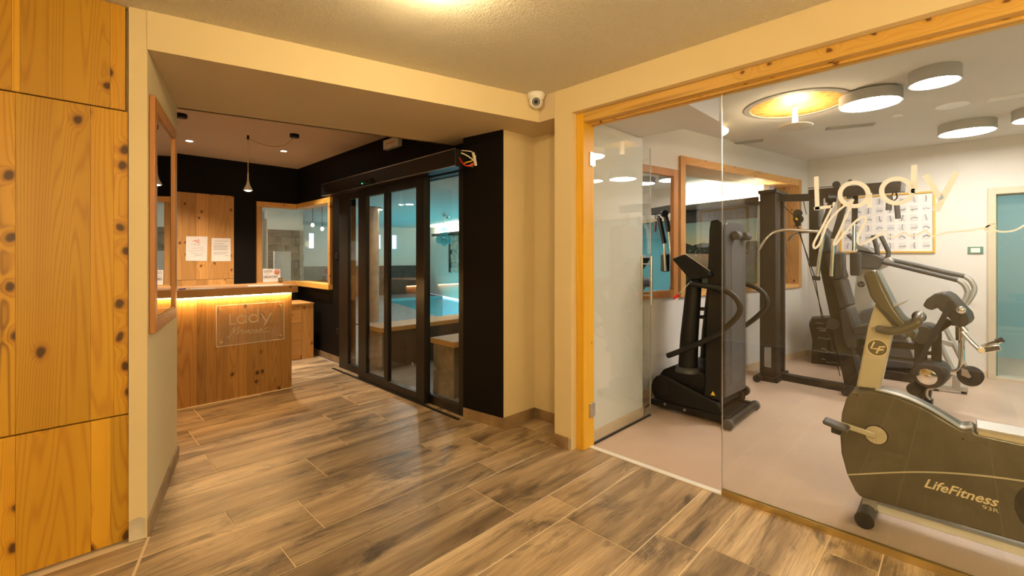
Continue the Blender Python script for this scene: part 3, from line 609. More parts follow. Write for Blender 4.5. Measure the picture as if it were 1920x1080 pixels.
# ---- acrylic sign in front of the desk
sg = empty('acrylic_sign', (1.365, 5.01, 0.53), 'clear acrylic sign with pale lettering fixed to front of the desk', 'sign')
SX0, SX1, SZ0, SZ1, SY = 1.064, 1.668, 0.536, 0.924, 5.012
obj('plate', G().box(SX0, SX1, SY, SY+0.008, SZ0, SZ1), 'acrylic', sg, smooth=False)
obj('plate_edge', G().box(SX0-0.002, SX0, SY, SY+0.008, SZ0, SZ1).box(SX1, SX1+0.002, SY, SY+0.008, SZ0, SZ1).box(SX0-0.002, SX1+0.002, SY, SY+0.008, SZ0-0.003, SZ0).box(SX0-0.002, SX1+0.002, SY, SY+0.008, SZ1, SZ1+0.001), 'letter_white', sg, smooth=False)
for x in (SX0+0.035, SX1-0.035):
    for z in (SZ0+0.04, SZ1-0.04): obj('standoff', G().cyl((x,SY-0.012,z), (x,5.0448,z), 0.011, seg=16), 'brass', sg)
def strokes(g, o, ux, uz, nrm, lst, w, sm=0):
    for pts in lst: g.ribbon([Vector(o) + Vector(ux)*p[0] + Vector(uz)*p[1] for p in pts], w, nrm, sm)
def circ(cx, cy, r, n=28): return [(cx+r*math.cos(2*math.pi*i/n), cy+r*math.sin(2*math.pi*i/n)) for i in range(n+1)]
LADY = [[(0,1.0),(0,0.0)], [(-0.04,0.04),(0.5,0.04)], circ(0.95,0.42,0.37), [(1.32,0.80),(1.32,0.0)], circ(1.95,0.42,0.37), [(2.33,1.30),(2.33,0.0)], [(2.62,0.84),(3.02,0.02)], [(3.50,0.84),(2.90,-0.36)]]
MARIA = [[(0.0,-0.55),(0.02,-0.75),(0.12,-0.78),(0.3,-0.3),(0.5,0.18),(0.56,0.10),(0.45,-0.35),(0.5,-0.28),(0.75,0.05),(0.9,0.2),(0.92,0.1),(0.8,-0.3),(0.72,-0.5),(0.9,-0.3),(1.15,-0.12),(1.25,-0.15),(1.18,-0.4),(1.25,-0.48),(1.5,-0.2)], [(1.75,-0.18),(1.6,-0.22),(1.5,-0.4),(1.6,-0.45),(1.75,-0.22),(1.75,-0.42),(1.85,-0.42),(2.05,-0.18),(2.1,-0.24),(2.1,-0.4),(2.25,-0.38),(2.4,-0.2),(2.4,-0.4),(2.55,-0.36)], [(2.85,-0.15),(2.7,-0.2),(2.6,-0.36),(2.7,-0.42),(2.85,-0.2),(2.85,-0.36),(3.05,-0.33),(3.4,-0.1)]]
k = 0.105; g = G(); strokes(g, (1.175, SY-0.0012, 0.735), (k,0,0), (0,0,k*0.95), (0,-1,0), LADY, 0.014); obj('lettering', g, 'letter_etch', sg, smooth=False)
g = G(); strokes(g, (1.155, SY-0.0012, 0.685), (k,0,0), (0,0,k*0.95), (0,-1,0), MARIA, 0.006, 5); g.box(1.34, 1.53, SY-0.0012, SY-0.0006, 0.628, 0.633); obj('lettering', g, 'letter_etch', sg, smooth=False)
# ---- things on the counter
label(obj('pen', G().cyl((0.775,5.02,1.0985), (0.83,5.07,1.0985), 0.006, seg=10), 'purple'), 'purple pen lying at the left end of the counter', 'pen')
label(obj('paper_sheet', G().prism([(1.35,5.10,1.0922),(1.66,5.03,1.0922),(1.72,5.22,1.0922),(1.41,5.30,1.0922)], (0,0,0.0015)), 'paper', smooth=False), 'white sheet of paper lying at the right end of counter', 'paper')
label(obj('leaflet', G().prism([(0.86,5.02,1.0922),(1.05,4.99,1.0922),(1.07,5.10,1.0922),(0.88,5.13,1.0922)], (0,0,0.0015)), 'paper', smooth=False), 'small pale leaflet lying at the left end of counter', 'leaflet')
# ---- drawer cabinet behind the desk
cb = empty('drawer_cabinet', (2.2, 6.55, 0), 'low pine drawer cabinet standing between the desk and black wall', 'cabinet')
obj('body', G().box(1.95, 2.47, 6.352, 6.85, 0.05, 0.735), 'pine_z', cb); obj('top', G().box(1.94, 2.492, 6.325, 6.86, 0.735, 0.758), 'pine_x', cb, bevel=0.002)
obj('side_stile', G().box(2.332, 2.488, 6.332, 6.351, 0, 0.735), 'pine_z', cb); obj('side_panel', G().box(2.471, 2.488, 6.352, 6.85, 0, 0.735), 'pine_z', cb)
obj('plinth', G().box(1.95, 2.331, 6.365, 6.40, 0, 0.05), 'pine_x', cb)
for z0, z1 in ((0.06, 0.265), (0.270, 0.495), (0.50, 0.73)): obj('drawer', G().box(1.955, 2.329, 6.333, 6.351, z0, z1), 'pine_x', cb, bevel=0.001)
# ---- panel on the back wall with two notices
pn = empty('pine_board_panel', (1.3, 7.2, 0), 'tall pine board panel with knots against black wall behind the desk', 'wall panel')
xs = [0.75, 0.92, 1.06, 1.145, 1.30, 1.43, 1.545, 1.635, 1.735]
for a, b in zip(xs, xs[1:]):
    obj('board', G().box(a+0.0005, b-0.0005, 7.196+random.uniform(0,0.001), 7.218, 1.086, 2.235), 'pine_z', pn, smooth=False); obj('board', G().box(a+0.0005, b-0.0005, 7.196+random.uniform(0,0.001), 7.218, 0.0, 1.082), 'pine_z', pn, smooth=False)
n1 = empty('notice', (1.30, 7.19, 1.33), 'handwritten white notice on pine panel, nearer the framed mirror', 'notice')
obj('sheet', G().prism([(1.181,7.194,1.338),(1.416,7.194,1.332),(1.424,7.194,1.662),(1.186,7.194,1.658)], (0,0.0015,0)), 'paper', n1, smooth=False)
random.seed(11); g = G()
def scrawl(g, x0, x1, z, h, w, y, n):
    pts = []
    for i in range(n): pts.append((x0+(x1-x0)*i/(n-1)+random.uniform(-.4,.4)*(x1-x0)/n, y, z+random.uniform(-h,h)))
    g.ribbon(pts, w, (0,-1,0), 3)
scrawl(g, 1.25, 1.34, 1.595, 0.028, 0.004, 7.1935, 12); obj('writing', g, 'ink_red', n1, smooth=False)
g = G()
for z, a, b in ((1.55,1.24,1.34),(1.505,1.25,1.38),(1.47,1.22,1.39),(1.43,1.24,1.38),(1.40,1.28,1.37)): scrawl(g, a, b, z, 0.012, 0.003, 7.1935, 16)
obj('writing', g, 'ink_soft', n1, smooth=False)
n2 = empty('notice', (1.58, 7.19, 1.33), 'printed white notice on pine panel, nearer the corner window', 'notice')
obj('sheet', G().box(1.468, 1.695, 7.194, 7.1955, 1.328, 1.645), 'paper', n2, smooth=False)
g = G()
for z, a, b in ((1.60,1.50,1.66),(1.565,1.49,1.62),(1.54,1.49,1.66),(1.525,1.49,1.665),(1.51,1.49,1.65),(1.495,1.49,1.665),(1.48,1.49,1.66),(1.445,1.49,1.665),(1.425,1.49,1.64),(1.40,1.63,1.67)): g.box(a, b, 7.1932, 7.1938, z, z+0.006)
obj('print', g, 'ink_soft', n2, smooth=False)
# ---- card in the corner window
cd = empty('swim_cap_notice', (2.20, 7.15, 1.02), 'white bathing cap notice card with red prohibition ring on window sill', 'notice')
obj('card', G().prism([(2.095,7.165,1.02),(2.335,7.165,1.022),(2.330,7.175,1.205),(2.095,7.175,1.215)], (0,0.002,0)), 'paper', cd, smooth=False)
def text_mesh(name, body, o, ux, uz, nrm, size, mat, parent, width=None, shear=0.0, thick=0.0006, bold=0.0):
    cu = bpy.data.curves.new('txt', 'FONT'); cu.body = body; cu.size = 1.0; cu.offset = bold; cu.resolution_u = 3
    to = bpy.data.objects.new('txt', cu); C.objects.link(to); dg_ = bpy.context.evaluated_depsgraph_get(); me = bpy.data.meshes.new_from_object(to.evaluated_get(dg_))
    xs_ = [v.co.x for v in me.vertices]; w0 = max(xs_) - min(xs_); sx = (width / w0) if width else size
    g = G(); ux = Vector(ux).normalized(); uz = Vector(uz).normalized(); nrm = Vector(nrm).normalized()
    g.add([Vector(o) + ux*((v.co.x - min(xs_))*sx) + uz*(v.co.y*size) + ux*(v.co.y*size*shear) + nrm*thick for v in me.vertices], [tuple(p.vertices) for p in me.polygons])
    bpy.data.objects.remove(to); bpy.data.curves.remove(cu); bpy.data.meshes.remove(me)
    return obj(name, g, mat, parent, smooth=False)
text_mesh('lettering', 'CUFFIA', (2.105,7.1615,1.168), (1,0,0), (0,0.05,1), (0,-1,0), 0.045, 'ink', cd, 0.115, bold=0.01)
text_mesh('lettering', 'OBBLIGATORIA', (2.100,7.1585,1.085), (1,0,0), (0,0.05,1), (0,-1,0), 0.040, 'ink', cd, 0.19, bold=0.015)
obj('fine_print', G().box(2.11, 2.19, 7.1605, 7.161, 1.145, 1.149).box(2.11, 2.18, 7.160, 7.1605, 1.128, 1.132), 'ink_soft', cd, smooth=False)
g = G(); strokes(g, (2.282,7.158,1.165), (1,0,0), (0,0.05,1), (0,-1,0), [circ(0,0,0.030)], 0.011); strokes(g, (2.282,7.1575,1.165), (1,0,0), (0,0.05,1), (0,-1,0), [[(-0.021,0.021),(0.021,-0.021)]], 0.010); obj('prohibition_ring', g, 'ink_red', cd, smooth=False)
tg = empty('small_tag', (2.325, 7.14, 1.02), 'small square tag with dark border at corner of the notice card', 'tag')
obj('plate', G().box(2.298, 2.352, 7.146, 7.150, 1.022, 1.076), 'dark_metal', tg); obj('face', G().box(2.304, 2.346, 7.144, 7.146, 1.028, 1.070), 'brass', tg)
# ---- pendant lamps, downlights, ceiling roses
pd = empty('pendant_lamp', (1.486, 5.596, 2.12), 'small cone pendant lamp on thin looped cable above the desk', 'pendant lamp')
obj('shade', G().lathe((1.486,5.596,2.125), [(0.046,0.0),(0.047,0.008),(0.034,0.03),(0.018,0.065),(0.009,0.11),(0.006,0.20)], seg=20), 'lamp_shade', pd)
obj('bulb', G().ball((1.486,5.596,2.130), 0.036, 14, 8, (1,1,0.4)), 'lamp_bulb', pd)
obj('cable', G().cyl((1.486,5.596,2.32), (1.486,5.596,2.70), 0.0045, seg=6).tube([(1.486,5.596,2.70),(1.56,5.52,2.655),(1.66,5.40,2.61),(1.76,5.28,2.62),(1.832,5.186,2.70)], 0.0045, 6, 6), 'brass', pd)
obj('hook', G().cyl((1.486,5.596,2.69), (1.486,5.596,ZR), 0.012, seg=10), 'black_plastic', pd); obj('ceiling_rose', G().lathe((1.832,5.186,ZR-0.035), [(0.045,0),(0.048,0.004),(0.048,0.035)], seg=24), 'black_plastic', pd)
pd = empty('pendant_lamp', (0.82, 5.2, ZR-0.3), 'black ceiling rose of pendant lamp half hidden by the framed mirror', 'pendant lamp')
obj('ceiling_rose', G().lathe((0.82,5.2,ZR-0.035), [(0.045,0),(0.048,0.004),(0.048,0.035)], seg=24), 'black_plastic', pd)
obj('cable', G().tube([(0.82,5.2,2.70),(0.79,5.22,2.63),(0.70,5.28,2.58),(0.55,5.4,2.60),(0.42,5.5,2.70),(0.42,5.5,2.3)], 0.003, 6, 6), 'cable_white', pd)
obj('shade', G().lathe((0.42,5.5,2.10), [(0.046,0.0),(0.047,0.008),(0.034,0.03),(0.018,0.065),(0.009,0.11),(0.006,0.20)], seg=20), 'lamp_shade', pd); obj('bulb', G().ball((0.42,5.5,2.105), 0.036, 14, 8, (1,1,0.4)), 'lamp_bulb', pd)
for (x, y), w in (((1.075,6.338), 'nearer the framed mirror'), ((2.024,6.098), 'nearer the sliding door')):
    d = empty('downlight', (x, y, ZR-0.01), 'small recessed spot in the reception ceiling, ' + w, 'downlight', 'reception downlights')
    sl = bpy.data.lights.new('downlight_beam', 'SPOT'); sl.energy = W_DOWN; sl.spot_size = math.radians(105); sl.spot_blend = 0.9; sl.color = (1.0, 0.80, 0.58); sl.shadow_soft_size = 0.03
    so_ = bpy.data.objects.new('beam', sl); finish(so_, d, (x, y, ZR-0.012))
    obj('trim_ring', G().ring((x,y,ZR-0.004), [(0.034,0.0),(0.046,-0.002),(0.048,0.004),(0.034,0.004)], seg=24), 'white_plastic', d); obj('lens', G().lathe((x,y,ZR-0.003), [(0,0),(0.033,0),(0.033,0.003),(0,0.003)], seg=24), 'lamp_down', d)
em = empty('emergency_light', (2.57, 4.39, 2.57), 'white box of an emergency light above the sliding door', 'emergency light')
obj('case', G().box(2.545, 2.60, 4.235, 4.545, 2.575, 2.68), 'white_plastic', em, bevel=0.006); obj('label_line', G().box(2.5435, 2.545, 4.30, 4.48, 2.625, 2.632), 'ink_red', em)
for z, w in ((1.36, 'black switch beside the corner window'), (0.37, 'black wall socket low beside the sliding door')):
    so = empty('wall_switch', (2.59, 5.83 if z > 1 else 5.80, z), w + ' on black wall', 'switch' if z > 1 else 'socket')
    y = 5.83 if z > 1 else 5.80
    obj('plate', G().box(2.590, 2.60, y-0.042, y+0.042, z, z+0.082), 'black_plastic', so, bevel=0.003); obj('insert', G().cyl((2.584,y,z+0.041), (2.592,y,z+0.041), 0.022, seg=18), 'screen', so)
# ---- dome camera in the ceiling corner
cc = Vector((2.535, 2.262, ZC)); look = (CAM - cc + Vector((0,0,0.25))).normalized()
cv = empty('security_camera', cc, 'white dome security camera in the ceiling corner above the pier', 'camera')
obj('base', G().lathe(cc, [(0.062,0),(0.066,-0.012),(0.060,-0.035),(0.050,-0.045)], seg=28), 'white_plastic', cv)
bc = cc + Vector((0,0,-0.062)); obj('dome', G().ball(bc, 0.052, 24, 16), 'white_plastic', cv)
lz = obj('lens_ring', G().ring(bc+look*0.036, [(0.037,0),(0.036,0.012),(0.030,0.014),(0.030,0.0)], look, 24), 'white_plastic', cv); obj('lens', G().lathe(bc+look*0.044, [(0.031,0),(0.030,0.006),(0.012,0.0065),(0.010,0.010),(0,0.011)], look, 24), 'screen', lz)
obj('led_ring', G().ring(bc+look*0.051, [(0.017,0),(0.017,0.001),(0.024,0.001),(0.024,0)], look, 24), 'mid_grey', lz)
# ---- pool hall furnishing
def bench(x0, x1, y0, y1, zt, lb):
    b = empty('bench', ((x0+x1)/2, (y0+y1)/2, 0), lb, 'bench', 'pool benches')
    obj('seat_board', G().box(x0-0.03, x1, y0-0.03, y1+0.02, zt-0.055, zt), 'pine_x', b, bevel=0.004)
    obj('base', G().box(x0, x1, y0, y1, 0, zt-0.055), 'dark_clad', b); obj('base_end', G().box(x0-0.006, x0, y0, y1, 0, zt-0.055), 'stone', b)
bench(2.80, 5.2, 5.02, 5.40, 0.52, 'long bench with pine seat behind the sliding door'); bench(2.74, 4.0, 3.52, 3.86, 0.56, 'short bench with pine seat behind the fixed door pane')
gp_ = Vector((6.64, 8.92, 0)); gl = empty('glass_pendant', gp_+Vector((0,0,1.69)), 'cluster of teal glass balls hanging in the pool hall', 'pendant lamp')
for dx, dy, z, r in ((0,0,1.98,0.11),(0.08,-0.08,1.80,0.10),(-0.08,0.08,1.80,0.10),(0.02,0.02,1.74,0.09)): obj('glass_ball', G().ball(gp_+Vector((dx,dy,z)), r, 18, 12), 'glass_teal', gl)
obj('cord', G().cyl(gp_+Vector((0,0,2.05)), gp_+Vector((0,0,2.43)), 0.01, seg=8), 'steel', gl); obj('ceiling_hook', G().ball(gp_+Vector((0,0,2.41)), 0.05, 12, 8).ball(gp_+Vector((0.06,-0.06,2.36)), 0.05, 12, 8), 'chrome', gl)
pl = FL(768, 383, ZP); d = empty('pool_downlight', pl, 'round bright spot in the turquoise pool ceiling', 'downlight'); obj('lens', G().lathe(pl-Vector((0,0,0.006)), [(0,0),(0.07,0),(0.07,0.006),(0,0.006)], seg=24), 'lamp_pool', d); obj('trim_ring', G().ring(pl-Vector((0,0,0.004)), [(0.07,0),(0.085,0),(0.085,0.004),(0.07,0.004)], seg=24), 'white_plastic', d)
for (u, v), w in (((586, 422), 'nearer the sill corner'), ((604, 429), 'nearer the sliding door')):
    p = PX(u, v, 3.6) ; b = empty('bulb_pendant', p, 'bare bulb pendant seen through the corner window, ' + w, 'pendant lamp', 'bulb pendants')
    obj('bulb', G().ball(p, 0.028, 12, 8, (1,1,1.3)), 'lamp_bulb', b); obj('cord', G().cyl(p+Vector((0,0,0.035)), (p.x,p.y,ZP), 0.008, seg=8), 'dark_metal', b)
# stone relief on the pool wall
sr = empty('stone_relief', pool(A2-0.05, 9.2, 0.9), 'rough pale stone relief panel on the pool wall', 'relief')
pr = PL(845, 480, pool(A2,0), pool(A2,1)); b0_ = (pr-PO).dot(e2)
obj('border', G().prism(*pbox(A2-0.08, A2-0.001, b0_-0.15, b0_, 0.85, 2.08)), 'dark_clad', sr)
random.seed(5); z = 0.86
while z < 2.0:
    b = b0_-0.15; h = random.uniform(0.1, 0.2)
    while b > b0_-2.0:
        w_ = random.uniform(0.15, 0.35); obj('stone', G().prism(*pbox(A2-random.uniform(0.03,0.08), A2-0.001, b-w_+0.008, b-0.004, z, z+h-0.008)), 'stone_pale', sr, smooth=False); b -= w_
    z += h
# ================================================================ GYM
def zp(x0, y0, s, pts): return [(x0 + a/s, y0 + b/s) for a, b in pts]
# ---- lettering on the glass front
lt = empty('glass_lettering', (2.740, 0.2, 1.45), 'white film lettering on the glass front of the gym', 'lettering')
LX = 2.7405; g = G(); nr = (-1,0,0)
def gpt(u, v): return PX(u, v, LX)
def gline(g, pts, w, sm=0): g.ribbon([gpt(*p) for p in pts], w, nr, sm)
gline(g, [(1530.5,331),(1532.5,394)], 0.020); gline(g, [(1526,391),(1561,387)], 0.015)
def gcirc(c, ru, rv, n=36): return [(c[0]+ru*math.cos(2*math.pi*i/n), c[1]+rv*math.sin(2*math.pi*i/n)) for i in range(n+1)]
gline(g, gcirc((1601.5,364.5), 26.5, 22), 0.020); gline(g, [(1630.5,362),(1630.5,389)], 0.019)
gline(g, gcirc((1681.5,358), 28.5, 23), 0.020); gline(g, [(1714,309),(1714,362)], 0.021)
gline(g, [(1734,328),(1765,374)], 0.022); gline(g, [(1794,322),(1755,396)], 0.022)
obj('lady_word', g, 'letter_film', lt, smooth=False)
g = G()
gline(g, zp(1500,330,5.4,[(350,265),(300,370),(240,490),(175,610),(138,690),(150,732),(195,690),(240,580),(290,460),(390,350),(480,280),(535,240),(528,262),(495,350),(440,470),(400,560),(345,675),(360,690),(440,590),(520,500),(600,430),(655,410),(665,450),(620,540),(585,630),(590,680),(625,692),(680,668),(740,632),(810,595)]), 0.010, 5)
gline(g, zp(1500,300,4.5,[(600,668),(680,630),(720,600),(740,640),(800,650),(880,610),(920,640),(1000,625),(1060,595),(1090,630),(1150,640),(1250,610),(1340,604),(1450,592),(1550,570),(1640,538),(1600,545),(1560,590),(1600,600),(1650,560),(1640,585),(1680,603),(1750,604),(1820,590),(1890,552),(1950,520)]), 0.007, 5)
obj('maria_word', g, 'letter_film', lt, smooth=False)
# ---- folded treadmill
tm = empty('folded_treadmill', (4.15, 1.65, 0), 'black folded treadmill with upright deck standing inside the gym door', 'treadmill')
XL, XR = 3.86, 4.42
def T(l, X=XL): return [PX(u, v, X) for u, v in l]
def yz(X, l): return [Vector((X, a, b)) for a, b in l]
side = [(2.015,0.21),(2.0,0.265),(1.965,0.305),(1.91,0.325),(1.86,0.318),(1.42,0.185),(1.395,0.15),(1.39,0.09),(1.45,0.08),(1.97,0.095),(2.01,0.15)]
for x in (XL-0.02, XR-0.04): obj('motor_cover', G().prism(yz(x, side), (0.06,0,0)), 'black_plastic', tm, bevel=0.012)
hump = [(1.99,0.16),(1.98,0.29),(1.93,0.36),(1.84,0.41),(1.70,0.425),(1.56,0.40),(1.45,0.27),(1.42,0.12)]
obj('motor_hood', G().prism(yz(XL+0.041, hump), (XR-XL-0.082,0,0)), 'black_plastic', tm, bevel=0.02)
obj('cover_disc', G().cyl((XL-0.026,1.915,0.222), (XL-0.018,1.915,0.222), 0.075, seg=32), 'dark_metal', tm)
fr = obj('base_frame', G().box(XL-0.015, XL+0.035, 1.34, 2.02, 0.035, 0.085).box(XR-0.035, XR+0.015, 1.34, 2.02, 0.035, 0.085).box(XL+0.035, XR-0.035, 1.95, 2.02, 0.035, 0.085).box(XL+0.03, XR-0.03, 1.36, 1.60, 0.05, 0.07), 'dark_metal', tm, bevel=0.004)
obj('rear_tube', G().cyl((XL-0.03,1.325,0.048), (XR+0.03,1.325,0.048), 0.032), 'dark_metal', tm)
for x in (XL-0.05, XR+0.05): obj('end_roller', G().cyl((x-0.022,1.325,0.042), (x+0.022,1.325,0.042), 0.042), 'grey_plastic', tm, bevel=0.006)
obj('bolt', G().cyl((XL-0.022,1.70,0.06), (XL-0.014,1.70,0.06), 0.012, seg=10).cyl((XL-0.022,1.88,0.07), (XL-0.014,1.88,0.07), 0.012, seg=10), 'steel', tm)
for x in (XL+0.045, XR-0.045):
    up = obj('upright', G().tube([(x,1.70,0.38),(x,1.685,0.70),(x,1.64,1.20)], [0.082,0.075,0.062], 20), 'black_plastic', tm)
    obj('upright_collar', G().lathe((x,1.70,0.385), [(0.105,0),(0.10,0.03),(0.085,0.045)], seg=24), 'grey_plastic', up)
# console: slanted slab across the two uprights
cn = [(1.80,1.375),(1.69,1.415),(1.475,1.27),(1.46,1.235),(1.56,1.20),(1.63,1.19)]
co = obj('console', G().prism(yz(XL-0.06, cn), (XR-XL+0.12,0,0)), 'black_plastic', tm, bevel=0.012)
dv = Vector((0,1.475-1.69,1.27-1.415)); cb0 = Vector((XL-0.035,1.687,1.4165)); nv = Vector((1,0,0)).cross(dv).normalized(); nv = nv if nv.z > 0 else -nv
obj('display', G().prism([cb0+nv*0.002, cb0+Vector((XR-XL+0.07,0,0))+nv*0.002, cb0+Vector((XR-XL+0.07,0,0))+dv*0.93+nv*0.002, cb0+dv*0.93+nv*0.002], nv*0.003), 'screen', co)
random.seed(9)
for i in range(26):
    a = random.uniform(0.05, 0.5); b = random.uniform(0.1, 0.8); p = cb0+Vector((a,0,0))+dv*b+nv*0.0055
    obj('display_mark', G().prism([p, p+Vector((random.uniform(0.012,0.03),0,0)), p+Vector((0.02,0,0))+dv*0.04, p+dv*0.04], nv*0.001), ('paper','red','yellow','green_light','paper','mid_grey')[i % 6], co, smooth=False)
obj('console_lip', G().prism([cb0+nv*0.001, cb0+dv*1.0+nv*0.001, cb0+dv*1.0+Vector((-0.012,0,0))+nv*0.001, cb0+Vector((-0.012,0,0))+nv*0.001], nv*0.004), 'silver_paint', co)
for x in (XL-0.07, XR+0.07):
    obj('handrail', G().tube([(x*0.6+0.4*(XL+XR)/2,1.66,1.17),(x,1.60,1.165),(x,1.42,1.14),(x,1.30,1.10),(x,1.235,1.02),(x,1.24,0.94),(x,1.32,0.84),(x,1.43,0.745),(x,1.62,0.63),(x,1.80,0.535),(x,1.83,0.52)], 0.023, 12, 5), 'dark_metal', tm)
obj('safety_clip', G().prism([(XL-0.09,1.72,1.045),(XL-0.09,1.77,1.02),(XL-0.09,1.775,1.04),(XL-0.09,1.73,1.075)], (0.02,0,0)), 'red', tm, bevel=0.003); obj('safety_cord', G().tube([(XL-0.08,1.74,1.06),(XL-0.075,1.68,1.12),(XL-0.06,1.64,1.17)], 0.003, 6, 4), 'cable_white', tm)
for z in (0.86, 0.93): obj('cup_ring', G().ring((XL+0.10,1.58,z), [(0.055,0),(0.06,0),(0.06,0.018),(0.055,0.018)], seg=20), 'black_plastic', tm)
# upright folded deck
dkp = [(1.545,0.20),(1.405,0.20),(1.385,0.62),(1.380,1.62),(1.40,1.685),(1.44,1.705),(1.49,1.695),(1.50,1.62)]
dc = obj('deck', G().prism(yz(XL+0.002, dkp), (XR-XL-0.004,0,0)), 'dark_metal', tm, bevel=0.012)
back = [(XL+0.035,0.22),(XR-0.02,0.20),(XR-0.02,1.60),(XR-0.05,1.67),(XR-0.12,1.695),(XL+0.10,1.695),(XL+0.035,1.66)]
obj('deck_cover', G().prism([Vector((a, 1.378, z)) for a, z in back], (0,0.03,0)), 'grey_plastic', dc, bevel=0.01)
rec = []
for i in range(13):
    a = math.pi*i/12; rec.append((4.165-0.14*math.cos(a)*-1, 1.42+0.14*math.sin(a)))
obj('cover_panel', G().prism([Vector((a,1.374,z)) for a, z in [(4.305,0.30),(4.025,0.30)] + rec[::-1]], (0,0.01,0)), 'panel_grey', dc, bevel=0.004)
for x in (XL+0.20, XR-0.12): obj('deck_wheel', G().cyl((x-0.055,1.345,1.575), (x+0.055,1.345,1.575), 0.036), 'grey_plastic', dc, bevel=0.012)
obj('warning_mark', G().prism([(XL+0.0015,1.485,0.235),(XL+0.0015,1.447,0.235),(XL+0.0015,1.466,0.27)], (-0.001,0,0)), 'yellow', dc, smooth=False)
obj('deck_hinge', G().box(XR-0.03, XR+0.02, 1.41, 1.47, 0.09, 0.22).cyl((XR-0.02,1.40,0.17), (XR+0.03,1.40,0.17), 0.045), 'black_plastic', tm, bevel=0.004)
label(obj('power_cable', G().tube([(3.666,2.05,0.36),(3.70,2.06,0.30),(3.76,2.08,0.22),(3.77,2.10,0.10),(3.73,2.08,0.03),(3.69,2.06,0.006),(3.76,2.05,0.006),(3.84,2.032,0.03)], 0.006, 8, 5), 'rubber'), 'black power cable running from gym socket to the treadmill', 'cable')
so = empty('power_socket', (3.63, 2.05, 0.32), 'black power socket low on wall behind the open glass door', 'socket'); obj('plate', G().box(3.618, 3.628, 2.0, 2.11, 0.32, 0.40), 'black_plastic', so, bevel=0.003); obj('plug', G().cyl((3.627,2.05,0.36), (3.66,2.05,0.36), 0.02), 'black_plastic', so)
# ---- mirror on the gym wall
gm = empty('gym_mirror', gw(3.5,-0.02,0.97), 'tall mirror in pine frame on gym wall beside the pool window', 'mirror')
def gbar2(name, s0, s1, z0, z1, o0, o1, m): return obj(name, G().prism([gw(s0,o0,z0), gw(s1,o0,z0), gw(s1,o1,z0), gw(s0,o1,z0)], (0,0,z1-z0)), m, gm, bevel=0.004)
a0, a1, b0, b1, fb = 3.036, 3.86, 0.975, 2.295, 0.075
gbar2('frame_side', a0, a0+fb, b0, b1, -0.035, -0.001, 'frame_wood_z'); gbar2('frame_side', a1-fb, a1, b0, b1, -0.035, -0.001, 'frame_wood_z'); gbar2('frame_rail', a0+fb, a1-fb, b1-fb, b1, -0.035, -0.001, 'frame_wood_y'); gbar2('frame_rail', a0+fb, a1-fb, b0, b0+fb, -0.035, -0.001, 'frame_wood_y')
obj('mirror_glass', G().prism([gw(a0+fb,-0.012,b0+fb), gw(a1-fb,-0.012,b0+fb), gw(a1-fb,-0.006,b0+fb), gw(a0+fb,-0.006,b0+fb)], (0,0,b1-b0-2*fb)), 'mirror', gm, smooth=False)
# ---- recumbent exercise bike
bk = empty('exercise_bike', (3.1, 0.1, 0), 'recumbent exercise bike in dark olive grey close behind the glass front', 'exercise bike')
BX = 3.0; BW = 0.17
def B(l, X=BX): return [PX(u, v, X) for u, v in l]
top = [(1598,733),(1640,734),(1680,744),(1715,757),(1750,775),(1783,795),(1803,807),(1824,806)]
outl = B(top) + [Vector((BX,-0.055,0.575)), Vector((BX,-0.85,0.56)), Vector((BX,-0.95,0.45)), Vector((BX,-0.93,0.20)), Vector((BX,-0.85,0.145))] + B([(1612,932),(1603,921),(1588,890),(1577,850),(1574.5,812),(1578,775),(1586,748)])
bd = obj('body', G().prism(outl, (BW,0,0)), 'bike_body', bk, bevel=0.014, seg=3)
obj('top_trim', G().ribbon([p + Vector((0.03,0,0.004)) for p in catmull(B(top[1:]), 4)], 0.045, (0,0,1), thick=0.006), 'silver_paint', bk)
obj('side_crease', G().ribbon([PX(u, v, BX-0.001) for u, v in [(1590,890),(1700,885),(1800,888),(1920,902),(2060,930)]], 0.007, (-1,0,0), 4, 0.003), 'bike_silver', bd)
for u, v in ((1606,741), (1806,823)): obj('screw', G().cyl(PX(u, v, BX-0.001), PX(u, v, BX-0.001)+Vector((-0.001,0,0)), 0.005, seg=10), 'black_plastic', bd)
obj('rear_disc', G().cyl((BX-0.004,-0.30,0.30), (BX,-0.30,0.30), 0.13, seg=32), 'dark_metal', bd)
obj('seat_rail', G().box(BX+0.01, BX+BW-0.01, -1.0, -0.055, 0.580, 0.603).box(BX+0.02, BX+BW-0.02, -1.0, -0.055, 0.567, 0.58), 'silver_paint', bk, bevel=0.003); obj('rail_face', G().box(BX+0.004, BX+0.01, -1.0, -0.06, 0.545, 0.585), 'bike_silver', bk)
obj('seat', G().box(BX-0.10, BX+BW+0.10, -1.0, -0.60, 0.66, 0.73), 'leather', bk, bevel=0.03); obj('seat_back', G().prism([Vector((BX-0.10,-0.98,0.74)), Vector((BX-0.10,-1.05,0.74)), Vector((BX-0.10,-1.20,1.25)), Vector((BX-0.10,-1.13,1.26))], (BW+0.2,0,0)), 'leather', bk, bevel=0.025); obj('seat_post', G().box(BX+0.04, BX+BW-0.04, -0.90, -0.70, 0.603, 0.66), 'dark_metal', bk)
